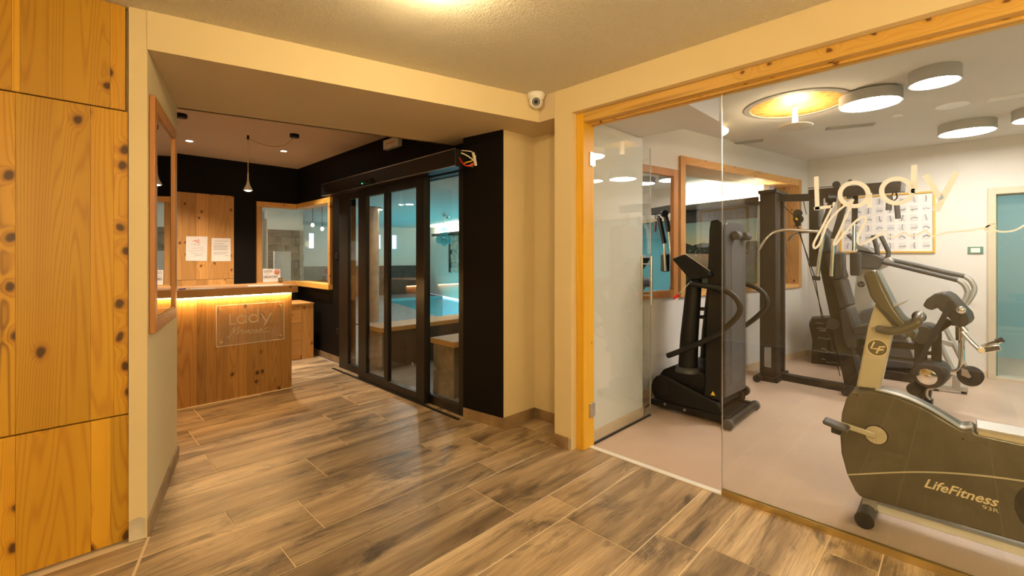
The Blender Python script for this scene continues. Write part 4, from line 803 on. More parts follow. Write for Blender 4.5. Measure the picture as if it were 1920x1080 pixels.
# crank and pedal
cr0 = PX(1642, 816, BX-0.012)
obj('crank_disc', G().cyl(cr0+Vector((0.012,0,0)), cr0, 0.045, seg=32), 'bike_silver', bk); obj('crank_seal', G().cyl(cr0+Vector((0.013,0,0)), cr0+Vector((0.006,0,0)), 0.050, seg=32), 'black_plastic', bk)
pe = PX(1572, 795, BX-0.035); obj('crank_arm', G().beam(cr0+Vector((-0.008,0,0)), pe+Vector((0.01,0,0)), 0.016, 0.028), 'bike_silver', bk, bevel=0.004)
for a in (0.5, 2.6, 4.7): obj('crank_bolt', G().cyl(cr0+Vector((0,0.028*math.cos(a),0.028*math.sin(a))), cr0+Vector((-0.002,0.028*math.cos(a),0.028*math.sin(a))), 0.005, seg=8), 'steel', bk)
pv = (cr0-pe).normalized(); q = pe + Vector((-0.06,0,0.0))
obj('pedal', G().prism([q+Vector((-0.045,0.055,0.012)), q+Vector((0.045,0.055,0.012)), q+Vector((0.05,-0.055,-0.012)), q+Vector((-0.045,-0.055,-0.012))], (0,0,0.022)), 'grey_plastic', bk, bevel=0.01); obj('pedal_strap', G().prism([q+Vector((-0.02,0.02,-0.03)), q+Vector((0.02,0.02,-0.03)), q+Vector((0.02,-0.02,-0.035)), q+Vector((-0.02,-0.02,-0.035))], (0,0,0.03)), 'rubber', bk, bevel=0.004)
# neck, console, grips
nk = [PX(u, v, 3.045) for u, v in zp(1480,500,4.154,[(520,935),(705,962),(805,520),(820,465),(665,290),(612,470)])]
obj('neck', G().prism(nk, (0.085,0,0)), 'bike_silver', bk, bevel=0.008)
nb = PX(1645, 652, 3.044)
em = obj('emblem', G().lathe(nb, [(0.044,0),(0.044,0.002),(0.0,0.002)], (-1,0,0), 32), 'emblem_tone', bk)
g = G(); strokes(g, nb+Vector((-0.0022,0,0)), (0,-1,0), (0,0,1), (-1,0,0), [circ(0,0,0.0425)], 0.004); strokes(g, nb+Vector((-0.0022,0,0)), (0,-1,0), (0,0,1), (-1,0,0), [[(-0.012,0.030),(-0.026,-0.006),(0.0,-0.006)], [(-0.004,-0.030),(0.010,0.006),(0.032,0.010)], [(0.004,-0.010),(0.026,-0.006)]], 0.008); obj('emblem_mark', g, 'gold_letter', em, smooth=False)
obj('neck_bolt', G().cyl(PX(1637.5,615.5,3.045), PX(1637.5,615.5,3.045)+Vector((-0.003,0,0)), 0.008, seg=12), 'steel', bk)
csd = zp(1600,480,6,[(105,215),(175,165),(235,160),(300,275),(385,450),(470,600),(560,720),(640,800),(720,890),(690,920),(640,930),(600,900),(470,780),(420,715),(330,620),(240,530),(190,460),(160,370)])
cs = obj('console', G().prism([PX(u, v, 2.985) for u, v in csd], (0.20,0,0)), 'bike_body', bk, bevel=0.012)
# face of the console looks towards the seat
p0 = PX(1640, 507, 2.985); p1 = PX(1676, 572, 2.985); fv = (p1-p0); fn_ = fv.cross(Vector((1,0,0))).normalized(); fn_ = fn_ if fn_.y < 0 else -fn_
scp = zp(1600,480,6,[(235,165),(295,165),(470,520),(415,575)])
obj('screen', G().prism([PX(1640,508,3.0)+fn_*0.004, PX(1640,508,3.0)+Vector((0.165,0,0))+fn_*0.004, PX(1670,574,3.0)+Vector((0.165,0,0))+fn_*0.010, PX(1670,574,3.0)+fn_*0.010], fn_*0.004), 'screen_grey', cs)
for a, b in ((0.14, 0.30), (0.45, 0.78)):
    s0 = PX(1640,508,3.03)+fn_*0.0095; sv = PX(1670,574,3.03)-PX(1640,508,3.03); obj('screen_field', G().prism([s0+sv*a, s0+sv*a+Vector((0.09,0,0)), s0+sv*b+Vector((0.09,0,0)), s0+sv*b], fn_*0.002), 'paper', cs, smooth=False)
sh0 = PX(1670, 575, 2.99); obj('reading_ledge', G().prism([sh0, sh0+Vector((0.185,0,0)), sh0+Vector((0.185,-0.055,0.032)), sh0+Vector((0,-0.055,0.032))], (0,0,-0.008)), 'silver_paint', cs, bevel=0.003)
gpx = zp(1600,480,6,[(290,825),(400,845),(520,838),(620,810),(690,770),(722,738)]); pts = [PX(u, v, 2.97) for u, v in gpx]; pts[0] = PX(1648, 617, 3.02); e_ = pts[-1]
obj('grip', G().tube(pts + [e_+Vector((0.04,-0.006,0.02)), e_+Vector((0.09,-0.006,0.025))], 0.020, 12, 5), 'bike_body', bk); obj('grip', G().tube([p + Vector((0.26-2*(p.x-2.97),0,0)) for p in pts] , 0.020, 12, 5), 'bike_body', bk); obj('grip_cap', G().ball(PX(1723,594,3.12), 0.030, 14, 10), 'rubber', bk)
# feet and lower rail
ft = PX(1620, 967, 2.945); obj('front_foot', G().cyl((2.915,ft.y-0.005,0.045), (3.30,ft.y-0.005,0.045), 0.040), 'grey_plastic', bk); obj('foot_post', G().beam((3.045,ft.y-0.01,0.05), (3.045,ft.y-0.02,0.16), 0.06, 0.05, (1,0,0)), 'silver_paint', bk); obj('foot_cap', G().cyl((2.908,ft.y-0.005,0.045), (2.916,ft.y-0.005,0.045), 0.042), 'rubber', bk, bevel=0.004)
obj('lower_rail', G().box(3.06, 3.12, -1.0, ft.y-0.03, 0.045, 0.085), 'white_plastic', bk, bevel=0.003); obj('rear_foot', G().cyl((2.95,-0.95,0.04), (3.25,-0.95,0.04), 0.04), 'grey_plastic', bk)
o_ = PX(1733, 908, BX-0.0008); o2 = PX(1868, 945, BX-0.0008); dirv = (o2-o_); text_mesh('lettering', 'LifeFitness', o_+Vector((0,0,-0.012)), dirv, (0,0,1), (-1,0,0), 0.062, 'gold_letter', bd, dirv.length, shear=0.35, bold=0.02)
o3 = PX(1842, 951, BX-0.0008); text_mesh('lettering', '93R', o3+Vector((0,0,-0.006)), dirv, (0,0,1), (-1,0,0), 0.024, 'gold_letter', bd, 0.052)
# ---- multi-gym
mg = empty('multi_gym', (5.8, 0.8, 0), 'black multi-gym with weight tower, chrome arms and leather pads', 'multi-gym')
MP, MQ = (5.85, 1.45), (5.70, 0.2); mt = (Vector(MQ).to_3d()-Vector(MP).to_3d()).normalized(); mn = Vector((mt.y, -mt.x, 0)); mn = mn if mn.x > 0 else -mn
def MG(u, v, o=0.0): return PL(u, v, Vector(MP).to_3d() + mn*o, Vector(MQ).to_3d() + mn*o)
def mpad(name, px, w, mat='leather', bev=0.02, o=None): return obj(name, G().prism([MG(u, v, -w/2 if o is None else o) for u, v in px], mn*w), mat, mg, bevel=bev, seg=3)
tw = obj('weight_tower', G().box(5.60, 5.665, 1.45, 1.61, 0.06, 2.10).box(5.935, 6.0, 1.45, 1.61, 0.06, 2.10).box(5.665, 5.935, 1.54, 1.61, 0.06, 2.10).box(5.665,5.78,1.45,1.47,0.06,2.10), 'dark_metal', mg, bevel=0.004)
obj('tower_cap', G().box(5.585, 6.015, 1.435, 1.625, 2.10, 2.14), 'dark_metal', tw, bevel=0.004); obj('tower_foot', G().box(5.56, 6.02, 1.42, 1.64, 0.0, 0.06), 'black_plastic', tw, bevel=0.006)
for i in range(14): obj('weight_plate', G().box(5.79, 5.93, 1.465, 1.535, 0.10+i*0.032, 0.128+i*0.032), 'rubber', tw)
obj('guide_rod', G().cyl((5.82,1.49,0.06), (5.82,1.49,2.1), 0.010, seg=10).cyl((5.90,1.49,0.06), (5.90,1.49,2.1), 0.010, seg=10), 'chrome', tw)
for i in range(12): obj('pin_hole', G().cyl((5.72,1.449,0.35+i*0.03), (5.72,1.4505,0.35+i*0.03), 0.006, seg=8), 'steel', tw)
g = G(); random.seed(4)
for i in range(46): x = random.choice((5.62,5.64,5.70,5.75)); z = random.uniform(1.45,1.95); g.box(x, x+0.006, 1.4485, 1.4495, z, z+0.006)
obj('scuffs', g, 'mid_grey', tw, smooth=False)
obj('rating_label', G().prism([PX(u, v, 5.599) for u, v in ((1433,651),(1446,651),(1446,690),(1433,687))], (-0.0008,0,0)), 'mid_grey', tw, smooth=False)
obj('transport_wheel', G().cyl((5.46,1.60,0.04), (5.52,1.60,0.04), 0.04), 'rubber', mg); obj('transport_wheel', G().cyl((5.54,0.80,0.045), (5.60,0.80,0.045), 0.05), 'rubber', mg)
obj('base_rail', G().beam((5.80,1.46,0.035), (5.70,0.18,0.035), 0.11, 0.07), 'dark_metal', mg, bevel=0.005); obj('base_foot', G().beam((5.45,0.62,0.03), (6.05,0.62,0.03), 0.08, 0.06), 'dark_metal', mg, bevel=0.005)
obj('top_arm', G().beam((5.80,1.46,2.06), MG(1530,370), 0.07, 0.075), 'dark_metal', mg, bevel=0.004); obj('upright', G().beam(MG(1527,362), MG(1527,500), 0.08, 0.085, (0,1,0)), 'dark_metal', mg, bevel=0.004); obj('upright', G().beam(MG(1540,364,0.10), MG(1540,500,0.10), 0.04, 0.05, (0,1,0)), 'mid_grey', mg, bevel=0.003)
bm = obj('top_beam', G().beam(MG(1518,365), MG(1695,350), 0.085, 0.10), 'dark_metal', mg, bevel=0.004); obj('beam_cap', G().beam(MG(1691,350.2), MG(1696,350), 0.088, 0.104), 'mid_grey', bm, bevel=0.003)
obj('back_frame', G().beam(MG(1538,430), MG(1603,735), 0.10, 0.13), 'dark_metal', mg, bevel=0.006)
obj('beam_pulley', G().cyl(MG(1568,346,-0.03), MG(1568,346,0.03), 0.035).cyl(MG(1594,340,-0.02), MG(1594,340,0.02), 0.02), 'black_plastic', mg)
obj('cable', G().cyl(MG(1515,353), MG(1690,340), 0.004, seg=6).tube([(5.82,1.45,2.0), MG(1489,405)], 0.004, 6).tube([MG(1500,375), MG(1500,402)], 0.004, 6).tube([MG(1506,375), MG(1512,402)], 0.004, 6).tube([MG(1494,424,-0.06), MG(1528,520,-0.06), MG(1541,598,-0.06)], 0.005, 6).tube([MG(1497,424,-0.03), MG(1545,600,-0.03)], 0.004, 6).tube([MG(1552,612,-0.06), MG(1575,705,-0.06)], 0.004, 6), 'rubber', mg)
pu = obj('pulley', G().cyl(MG(1496,400,-0.04), MG(1496,400,0.0), 0.045).cyl(MG(1497,411,-0.05), MG(1497,411,0.0), 0.05), 'black_plastic', mg, bevel=0.004); obj('pulley_bracket', G().beam(MG(1493,404,-0.055), MG(1497,424,-0.055), 0.03, 0.05), 'black_plastic', pu); obj('pulley_mark', G().prism([MG(1491,412,-0.082), MG(1497,413,-0.082), MG(1493,407,-0.082)], mn*-0.001), 'yellow', pu, smooth=False)
obj('pulley', G().cyl(MG(1562,608,-0.09), MG(1562,608,-0.05), 0.06), 'black_plastic', mg, bevel=0.004)
obj('curl_bar', G().tube([MG(1423,468,-0.30), MG(1437,447,-0.28), MG(1450,436,-0.25), MG(1470,431,-0.22), MG(1500,432,-0.18), MG(1545,435,-0.12)], 0.017, 12, 5), 'steel', mg); obj('curl_bar', G().tube([MG(1479,452,0.1), MG(1488,441,0.1), MG(1500,436,0.1), MG(1530,434,0.05)], 0.015, 12, 5), 'steel', mg)
mpad('head_pad', zp(1440,320,6,[(480,640),(560,625),(640,680),(690,760),(690,900),(650,940),(600,920)]), 0.24, bev=0.03)
mpad('back_pad', [(1545,478),(1562,470),(1578,522),(1559,525)], 0.26); mpad('back_pad', zp(1480,500,4.154,[(330,98),(402,96),(460,305),(385,332)]), 0.26); mpad('back_pad', zp(1480,500,4.154,[(385,336),(455,315),(512,470),(522,640),(445,640),(420,560)]), 0.26)
mpad('seat', zp(1480,500,4.154,[(490,470),(615,452),(860,520),(900,560),(885,572),(620,535),(500,535)]), 0.30, bev=0.02); obj('seat_support', G().beam(MG(1600,632), MG(1640,700), 0.06, 0.07), 'dark_metal', mg).name; obj('seat_frame', G().beam(MG(1596,640), MG(1725,650), 0.06, 0.06), 'dark_metal', mg, bevel=0.004)
def arm(px_top, px_mid, px_bot, o, r=0.019):
    a = obj('press_arm', G().beam(MG(*px_top, o), MG(*px_mid, o), 0.045, 0.05, (0,1,0)), 'dark_metal', mg, bevel=0.006); obj('chrome_tube', G().tube([MG(*px_mid, o), MG(px_mid[0]*0.5+px_bot[0]*0.5, px_mid[1]*0.5+px_bot[1]*0.5, o), MG(*px_bot, o)], r, 12, 3), 'chrome', a); return a
arm((1563,366), (1546,420), (1532,518), -0.30); arm((1584,380), (1563,448), (1559,518), -0.30); arm((1604,364), (1602,420), (1601,470), 0.16)
obj('arm_foot', G().cyl(MG(1524,521,-0.30), MG(1537,522,-0.30), 0.022), 'rubber', mg); obj('arm_pivot', G().cyl(MG(1550,372,-0.34), MG(1566,372,-0.30), 0.045).cyl(MG(1592,352,-0.02), MG(1592,372,-0.02), 0.02), 'black_plastic', mg)
mpad('arm_pad', [(1564,474),(1580,472),(1581,520),(1564,521)], 0.12, o=-0.30, bev=0.02); mpad('arm_pad', [(1592,474),(1611,473),(1611,517),(1593,517)], 0.10, o=0.12, bev=0.015)
hk = obj('carabiner', G().tube([MG(1676,358), MG(1672,368), MG(1675,376), MG(1682,370), MG(1679,358)], 0.006, 8, 4).cyl(MG(1676,352), MG(1676,361), 0.014), 'black_plastic', mg); obj('grip', G().cyl(MG(1668,366), MG(1666,394), 0.024), 'grey_plastic', mg); obj('grip', G().cyl(MG(1681,380), MG(1684,410), 0.022), 'grey_plastic', mg)
# front curl and leg station
Z6 = lambda l: zp(1680,540,4.5,l)
obj('station_post', G().beam(MG(1726.5,640), MG(1726.5,756), 0.075, 0.09, (0,1,0)), 'dark_metal', mg, bevel=0.004); obj('station_post', G().beam(MG(1756,622), MG(1756,722), 0.06, 0.07, (0,1,0)), 'dark_metal', mg, bevel=0.004); obj('cross_bar', G().beam(MG(1732,662), MG(1758,662), 0.05, 0.03), 'dark_metal', mg); obj('cross_bar', G().beam(MG(1726,685), MG(1756,690), 0.05, 0.06), 'dark_metal', mg)
obj('seat_end', G().lathe(MG(1729,628,-0.16), [(0.085,0),(0.09,0.02),(0.09,0.30),(0.085,0.32)], mn, 28), 'leather', mg, bevel=0.01)
mpad('curl_pad', Z6([(222,150),(255,95),(325,48),(400,38),(460,72),(520,140),(600,225),(617,280),(592,322),(530,338),(485,298),(430,240),(370,190),(338,158),(308,190),(262,178)]), 0.34, bev=0.015)
mpad('pad_bracket', Z6([(400,250),(490,295),(400,360),(340,400),(300,380),(330,330)]), 0.07, 'dark_metal', 0.004); obj('strap', G().ribbon([MG(u, v, -0.20) for u, v in Z6([(470,110),(400,250),(320,390),(240,540),(165,680),(100,775)])], 0.04, -mn, 3, 0.006), 'rubber', mg); obj('strap', G().ribbon([MG(u, v, -0.20) for u, v in Z6([(515,190),(500,320)])], 0.05, -mn, 0, 0.006), 'rubber', mg)
obj('pad_clamp', G().lathe(MG(1803,581,-0.19), [(0.03,0),(0.03,0.03),(0.015,0.04)], -mn, 16), 'chrome', mg)
rl = obj('leg_roller', G().lathe(MG(1741,704,-0.22), [(0.105,0),(0.115,0.015),(0.115,0.30),(0.105,0.32)], mn, 32), 'leather', mg); obj('roller_cap', G().lathe(MG(1738,706.5,-0.222), [(0.07,0),(0.07,0.006),(0.05,0.012),(0.025,0.012),(0.022,0.03),(0,0.032)], -mn, 28), 'chrome', rl)
obj('leg_roller', G().lathe(MG(1713,730.5,-0.10), [(0.05,0),(0.056,0.01),(0.056,0.16),(0.05,0.17)], mn, 24), 'rubber', mg); rl = obj('leg_roller', G().lathe(MG(1818,707,-0.06), [(0.075,0),(0.082,0.01),(0.082,0.10),(0.075,0.11)], mn, 28), 'rubber', mg); obj('roller_bracket', G().prism([MG(u, v, -0.075) for u, v in Z6([(555,680),(600,690),(635,750),(615,762),(550,735)])], mn*0.01), 'steel', rl)
obj('chrome_frame', G().tube([MG(u, v) for u, v in Z6([(553,400),(553,500),(556,600),(548,665),(525,695),(480,708),(385,706)])], 0.022, 12, 5), 'chrome', mg); obj('chrome_socket', G().cyl(MG(u:=1801,v:=612), MG(1801.5,638), 0.034).cyl(MG(1803,612,-0.03), MG(1812,622,-0.03), 0.02), 'chrome', mg)
for o in (-0.05, 0.05): obj('chrome_arm', G().tube([MG(1804,622,o), MG(1822,642,o), MG(1838,657,o)], 0.017, 12), 'chrome', mg)
obj('foot_lever', G().beam(MG(1836,658,-0.05), MG(1876,651,-0.05), 0.035, 0.045).beam(MG(1842,650,0.06), MG(1878,638,0.06), 0.035, 0.035).cyl(MG(1840,657,-0.08), MG(1840,657,0.08), 0.025), 'chrome', mg, bevel=0.004); obj('lever_grip', G().cyl(MG(1868,641,0.06), MG(1881,636.5,0.06), 0.022), 'rubber', mg)
obj('chain', G().tube([MG(u, v, -0.06) for u, v in Z6([(375,780),(400,790),(385,800),(340,830),(300,850),(265,860),(262,910),(290,945)])], 0.012, 8, 4), 'steel', mg); obj('cable_guide', G().prism([MG(u, v, -0.06) for u, v in Z6([(240,840),(300,840),(285,930),(290,985),(225,990)])], mn*0.08), 'black_plastic', mg, bevel=0.004)
# ---- grey cross trainer behind
ct = empty('cross_trainer', (6.85, 0.45, 0), 'grey cross trainer with long handrails by the back wall under the poster', 'cross trainer')
RX = 6.85
def R_(u, v, X=RX): return PX(u, v, X)
obj('neck', G().prism([R_(u, v) for u, v in ((1607,505),(1641,500),(1632,660),(1588,660))], (0.12,0,0)), 'silver_paint', ct, bevel=0.01); em = obj('emblem', G().lathe(R_(1614.5,533,RX-0.002), [(0.04,0),(0.04,0.003),(0,0.003)], (-1,0,0), 24), 'dark_metal', ct)
g = G(); strokes(g, R_(1614.5,533,RX-0.0056), (0,-1,0), (0,0,1), (-1,0,0), [circ(0,0,0.038)], 0.004); strokes(g, R_(1614.5,533,RX-0.0056), (0,-1,0), (0,0,1), (-1,0,0), [[(-0.010,0.026),(-0.022,-0.005),(0.0,-0.005)], [(-0.004,-0.026),(0.008,0.005),(0.028,0.008)]], 0.007); obj('emblem_mark', g, 'silver_paint', em, smooth=False)
obj('console', G().prism([R_(u, v, RX-0.16) for u, v in ((1608,468),(1645,478),(1656,484),(1648,505),(1612,504),(1600,488))], (0.40,0,0)), 'grey_plastic', ct, bevel=0.015); obj('display', G().prism([R_(u, v, RX-0.17) for u, v in ((1604,458),(1628,464),(1640,475),(1606,468))], (0.42,0,0)), 'mid_grey', ct, bevel=0.01)
obj('grip', G().tube([R_(1637,441,RX-0.1), R_(1643,462,RX-0.1), R_(1645,478,RX-0.1), R_(1640,494,RX-0.05)], 0.024, 12, 4), 'grey_plastic', ct); obj('grip', G().tube([R_(1652,443), R_(1661,462), R_(1666,474), R_(1662,486), R_(1652,497)], 0.024, 12, 4), 'grey_plastic', ct); obj('grip', G().tube([R_(1590,439,RX+0.2), R_(1606,455,RX+0.2), R_(1622,466,RX+0.1)], 0.026, 12, 3), 'grey_plastic', ct)
obj('rail_joint', G().prism([R_(u, v, RX-0.06) for u, v in ((1652,487),(1668,482),(1676,490),(1664,500),(1645,508),(1640,500))], (0.12,0,0)), 'silver_paint', ct, bevel=0.012)
for l, X in (([(1655,491),(1700,502),(1750,514),(1795,525)], RX-0.12), ([(1672,488),(1720,498),(1770,510),(1808,518)], RX+0.12)):
    rr = obj('handrail', G().tube([R_(u, v, X) for u, v in l], 0.026, 12, 3), 'grey_plastic', ct); e0 = l[-1]
    obj('rail_end', G().tube([R_(e0[0], e0[1], X), R_(e0[0]+12, e0[1]+8, X), R_(e0[0]+19, e0[1]+22, X), R_(e0[0]+15, e0[1]+36, X), R_(e0[0]+3, e0[1]+53, X)], 0.025, 12, 5), 'silver_paint', rr)
obj('shroud', G().prism([R_(u, v, RX-0.15) for u, v in ((1591,690),(1591,620),(1598,598),(1616,583),(1640,577),(1680,590),(1715,612),(1722,640),(1722,694))], (0.42,0,0)), 'grey_plastic', ct, bevel=0.03, seg=3); obj('platform', G().box(RX-0.22, RX+0.22, 0.22, 0.93, 0.0, 0.10), 'dark_metal', ct, bevel=0.01); obj('shroud_line', G().box(RX-0.157, RX-0.15, 0.36, 0.98, 0.235, 0.255), 'black_plastic', ct)
obj('frame_tube', G().cyl(R_(1771,612,6.6), R_(1816,700,6.6), 0.022), 'silver_paint', ct); obj('frame_tube', G().cyl(R_(1763,645,6.45), R_(1792,706,6.45), 0.022), 'silver_paint', ct); obj('frame_tube', G().beam(R_(1760,638,6.5), R_(1786,646,6.5), 0.06, 0.05), 'silver_paint', ct, bevel=0.004); obj('frame_tube', G().cyl(R_(1702,632,6.62), R_(1716,670,6.62), 0.02), 'silver_paint', ct)
obj('frame_leg', G().beam(R_(1793,702,6.45), R_(1793,728,6.45), 0.05, 0.06, (0,1,0)), 'silver_paint', ct, bevel=0.004); obj('frame_foot', G().beam((6.42,0.22,0.05), (6.50,-0.05,0.05), 0.06, 0.05), 'silver_paint', ct, bevel=0.004); obj('foot_pad', G().cyl((6.49,-0.03,0), (6.49,-0.03,0.026), 0.022).cyl((6.43,0.18,0), (6.43,0.18,0.026), 0.022), 'rubber', ct); obj('frame_stay', G().beam((6.44,0.14,0.06), (6.70,0.30,0.06), 0.05, 0.04), 'silver_paint', ct)
# ---- printed equipment box in the corner
bx = empty('equipment_box', (7.05, 1.2, 0), 'black printed box standing in the gym corner behind the multi-gym', 'box')
b0 = FL(1519, 681); b1 = FL(1592, 689); dvec = (b1-b0); nrm_ = Vector((dvec.y, -dvec.x, 0)).normalized(); nrm_ = nrm_ if nrm_.x > 0 else -nrm_
obj('carton', G().prism([b0+dvec*0.03, b1-dvec*0.03, b1-dvec*0.0+Vector((0,0,0.28)), b1+Vector((0,0,0.56)), b1-dvec*0.1+Vector((0,0,0.63)), b0+dvec*0.05+Vector((0,0,0.58)), b0+dvec*-0.03+Vector((0,0,0.50)), b0+dvec*0.06+Vector((0,0,0.30))], nrm_*0.30), 'black_plastic', bx, bevel=0.01)
random.seed(21); g = G()
for a, z, w_ in ((0.15,0.53,0.2),(0.18,0.47,0.28),(0.25,0.44,0.16),(0.2,0.34,0.35),(0.3,0.20,0.12),(0.42,0.17,0.25),(0.3,0.07,0.1),(0.42,0.04,0.3),(0.6,0.53,0.2)):
    pts = [b0+dvec*(a+w_*i/9)+Vector((0,0,z+random.uniform(-0.012,0.012)))-nrm_*0.0012 for i in range(10)]; g.ribbon(pts, 0.008, -nrm_, 2)
obj('print', g, 'mid_grey', bx, smooth=False)
# ---- exercise poster
ps = empty('exercise_poster', (7.52, 0.68, 1.44), 'white exercise poster with rows of small figures in thin pine frame', 'poster')
y0, y1, z0, z1 = 0.212, 1.165, 1.44, 2.195
obj('frame', G().box(7.505, 7.53, y0, y0+0.022, z0, z1).box(7.505, 7.53, y1-0.022, y1, z0, z1).box(7.505, 7.53, y0+0.022, y1-0.022, z0, z0+0.022).box(7.505, 7.53, y0+0.022, y1-0.022, z1-0.022, z1), 'pine_y', ps, bevel=0.002); obj('sheet', G().box(7.522, 7.528, y0+0.022, y1-0.022, z0+0.022, z1-0.022), 'paper', ps, smooth=False)
random.seed(13); g = G(); g2 = G()
for r in range(6):
    for c in range(8):
        cy = y1-0.085-c*0.112; cz = z1-0.09-r*0.115
        g2.box(7.5212, 7.5219, cy-0.036, cy+0.036, cz-0.042, cz+0.042)
        st = [Vector((7.5208, cy+random.uniform(-.02,.02), cz+random.uniform(-.03,.03))) for _ in range(3)]
        if random.random() < 0.5: st = [Vector((7.5208, cy-0.03, cz-0.01+random.uniform(-.01,.01))), Vector((7.5208, cy, cz+random.uniform(-.01,.015))), Vector((7.5208, cy+0.03, cz-0.012))]
        else: st = [Vector((7.5208, cy+random.uniform(-.01,.01), cz+0.03)), Vector((7.5208, cy, cz)), Vector((7.5208, cy+random.uniform(-.015,.015), cz-0.035))]
        g.ribbon(st, 0.011, (-1,0,0), 3); a = st[0]; g.lathe(a+Vector((-0.0004,0,0.006)), [(0.007,0),(0,0.0004)], (-1,0,0), 8)
        g.ribbon([st[1], st[1]+Vector((0,random.uniform(-.03,.03),random.uniform(-.03,.01)))], 0.006, (-1,0,0))
plain('print_tint', (0.70, 0.68, 0.69), 0.8); obj('picture_grid', g2, 'print_tint', ps, smooth=False); obj('figures', g, 'ink_grey', ps, smooth=False)
sw = empty('light_switch', (7.52, -0.127, 1.42), 'white switch with green plate on gym wall beside teal door', 'switch'); obj('plate', G().box(7.517, 7.53, -0.19, -0.063, 1.425, 1.508), 'glass_edge', sw, bevel=0.002); obj('rocker', G().box(7.512, 7.518, -0.165, -0.088, 1.44, 1.493), 'white_plastic', sw, bevel=0.002)
label(obj('red_mat', G().prism([(8.0,-1.3,0.02),(8.0,-0.62,0.02),(8.0,-0.60,0.10),(8.0,-0.80,0.20),(8.0,-1.05,0.30),(8.0,-1.3,0.36)], (0.6,0,0)), 'red_vinyl', bevel=0.02), 'red curved mat lying behind the teal glass door', 'mat')
# ================================================================ lamps that give the light
def ceil_lamp(name, x, y, z1, r, h, lbl, mat='lamp_gym', group=None):
    t = empty(name, (x, y, z1-h), lbl, 'lamp', group)
    obj('housing', G().lathe((x,y,z1-h), [(r-0.012,0.004), (r,0), (r,h), (0.02,h)], seg=40), 'lamp_side', t)
    obj('diffuser', G().lathe((x,y,z1-h), [(0,0.001), (r-0.012,0.001), (r-0.012,0.006), (0,0.006)], seg=40), mat, t)
    return t
def fill_globe(x, y, z, lb, m):  # added globes out of view, brightening the hall walls and ceiling
    t = empty('fill_globe', (x, y, z-0.14), lb, 'lamp')
    obj('opal_globe', G().ball((x,y,z), 0.14, 28, 18), m, t); obj('stem', G().cyl((x,y,z+0.13), (x,y,ZC-0.02), 0.008, seg=10), 'white_plastic', t); obj('ceiling_rose', G().lathe((x,y,ZC-0.03), [(0.045,0),(0.05,0.006),(0.05,0.03)], seg=24), 'white_plastic', t)
fill_globe(1.35, -1.2, 1.80, 'opal globe added unseen behind the viewer to light the hall, nearer the glass front', 'fill_hall')
def bowl_lamp(x, y, lb):
    t = empty('ceiling_lamp', (x, y, 2.51), lb, 'lamp')
    obj('ceiling_plate', G().lathe((x,y,ZC-0.012), [(0.05,0),(0.055,0.004),(0.055,0.012)], seg=32), 'white_plastic', t); obj('opal_bowl', G().ball((x,y,2.566), 0.09, 28, 14, (1,1,0.5)), 'lamp_bowl', t)
bowl_lamp(1.14, 1.61, 'small opal bowl lamp on the hall ceiling just above the view')
fill_globe(-0.75, -1.2, 1.80, 'opal globe added unseen behind the viewer to light the hall, nearer the pine panels', 'fill_rear')
gl_ = [(4.718,0.527,0.21,'round drum lamp on gym ceiling, touching the gold dish lamp'), (4.476,0.132,0.145,'smaller round drum lamp on gym ceiling, nearest the glass front'), (6.499,-0.048,0.215,'round drum lamp on gym ceiling above the cross trainer'), (6.318,-0.52,0.18,'round drum lamp on gym ceiling cut by the right picture edge')]
for k, (x, y, r, lb) in enumerate(gl_): ceil_lamp('drum_lamp', x, y, ZG - (0.018 if k == 0 else 0), r, 0.085 if k == 0 else 0.10, lb, group='gym drum lamps')
ceil_lamp('drum_lamp', 4.6, -1.3, ZG, 0.21, 0.10, 'round drum lamp on gym ceiling outside the right picture edge', group='gym drum lamps')
dl = empty('gold_dish_lamp', (4.64, 1.04, 2.5), 'gold leaf dish lamp with small disc below on gym ceiling', 'lamp')
obj('dish', G().lathe((4.637,1.042,ZG), [(0.36,-0.002),(0.36,-0.005),(0.0,-0.005)], seg=48), 'gold_leaf', dl)
obj('rim', G().ring((4.637,1.042,ZG), [(0.41,-0.001),(0.408,-0.008),(0.362,-0.012),(0.358,-0.002)], seg=48), 'lamp_side', dl)
obj('stem', G().cyl((4.66,1.05,2.56), (4.66,1.05,ZG-0.01), 0.022, seg=16), 'lamp_shade', dl)
obj('disc', G().lathe((4.66,1.05,2.55), [(0,0),(0.13,0.003),(0.14,0.010),(0.13,0.016),(0.05,0.016)], seg=36), 'lamp_shade', dl)
obj('light_ring', G().ring((4.66,1.05,2.568), [(0.03,0),(0.10,0),(0.10,0.004),(0.03,0.004)], seg=36), 'lamp_dish', dl)
def disc(name, x, y, r, lb, cat, m='white_plastic'): label(obj(name, G().lathe((x,y,ZG), [(r*0.8,-0.010),(r,-0.008),(r,0),(0.01,0)], seg=32), m), lb, cat)
disc('ceiling_speaker', 5.64, 0.048, 0.115, 'round white flush speaker between the drum lamps on gym ceiling', 'speaker'); disc('smoke_detector', 5.675, 0.425, 0.045, 'small white detector disc on gym ceiling', 'detector'); disc('ceiling_speaker', 5.5, 2.0, 0.10, 'round pale flush speaker near the pool window on gym ceiling', 'speaker')
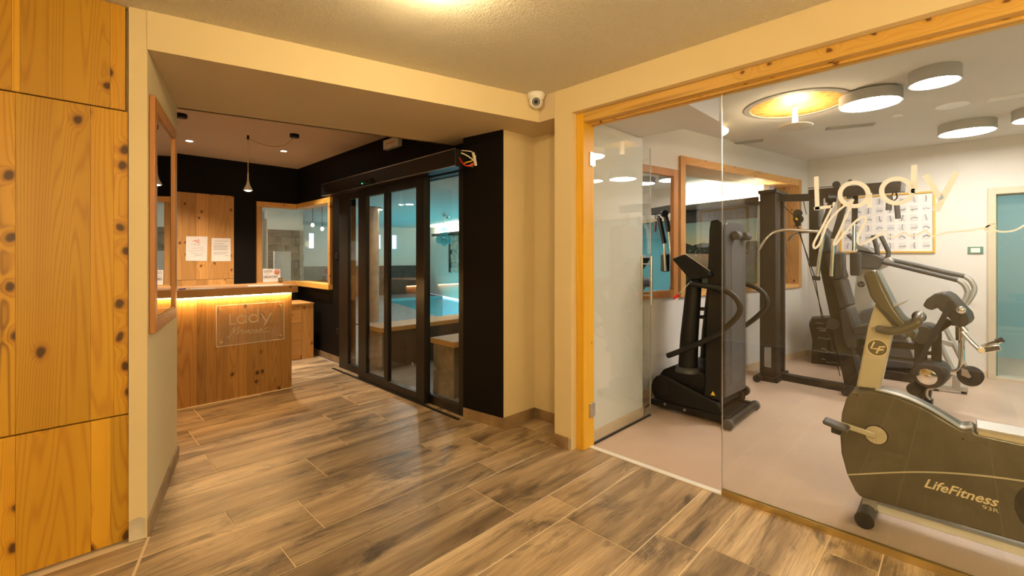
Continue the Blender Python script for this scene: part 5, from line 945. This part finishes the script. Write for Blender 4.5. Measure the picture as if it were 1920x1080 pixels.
def vent(x0, y0, x1, y1, lb, m):
    v = empty('air_vent', ((x0+x1)/2, (y0+y1)/2, ZG-0.012), lb, 'air vent', 'ceiling vents'); p = Vector((x0,y0,ZG-0.006)); q = Vector((x1,y1,ZG-0.006))
    obj('frame', G().beam(p, q, 0.10, 0.010), m, v)
    for k in (-0.025, 0.0, 0.025): sd = (q-p).normalized().cross(Vector((0,0,1)))*k; obj('slat', G().beam(p+sd+(q-p)*0.03, q+sd-(q-p)*0.03, 0.010, 0.006).__class__().beam(p+sd+(q-p)*0.03-Vector((0,0,0.007)), q+sd-(q-p)*0.03-Vector((0,0,0.007)), 0.012, 0.006), m, v)
vent(5.72, 1.0, 5.87, 0.62, 'slotted grey air vent behind the gold dish lamp', 'lamp_side'); vent(5.67, 2.0, 5.77, 1.62, 'slotted grey air vent above the pool window', 'lamp_side'); vent(5.66, -0.17, 5.71, -0.55, 'white slotted air vent at the right picture edge', 'white_plastic')
lb_ = empty('teal_room_lamp', (8.3, -0.6, 2.4), 'bluish flush lamp on ceiling of the room behind the teal door', 'lamp'); obj('housing', G().lathe((8.3,-0.6,2.44), [(0.19,0),(0.2,0.01),(0.2,0.06)], seg=32), 'lamp_side', lb_); obj('diffuser', G().lathe((8.3,-0.6,2.432), [(0,0),(0.185,0),(0.185,0.006),(0,0.006)], seg=32), 'lamp_teal', lb_)

br = empty('back_room_lamp', (2.3, 9.9, ZP-0.05), 'flush lamp on ceiling of the room behind the corner window', 'lamp'); obj('housing', G().lathe((2.3,9.9,ZP-0.05), [(0.11,0.004),(0.12,0),(0.12,0.05)], seg=28), 'lamp_side', br); obj('diffuser', G().lathe((2.3,9.9,ZP-0.056), [(0,0),(0.105,0),(0.105,0.006),(0,0.006)], seg=28), 'lamp_back', br)
for (a, b), w_ in (((1.2, 3.0), 'nearest the sliding door'), ((0.6, 6.5), 'beside the column'), ((0.6, 10.0), 'nearest the far windows')):  # extra lamps added to lift the light in the pool hall
    p = pool(a, b, ZP-0.05); t = empty('pool_hall_fill', p, 'round flush lamp added to brighten the pool hall, ' + w_, 'lamp', 'added pool hall lamps'); obj('housing', G().lathe(p, [(0.09,0.004),(0.10,0),(0.10,0.05)], seg=28), 'lamp_side', t); obj('diffuser', G().lathe(p-Vector((0,0,0.006)), [(0,0),(0.085,0),(0.085,0.006),(0,0.006)], seg=28), 'lamp_back', t)
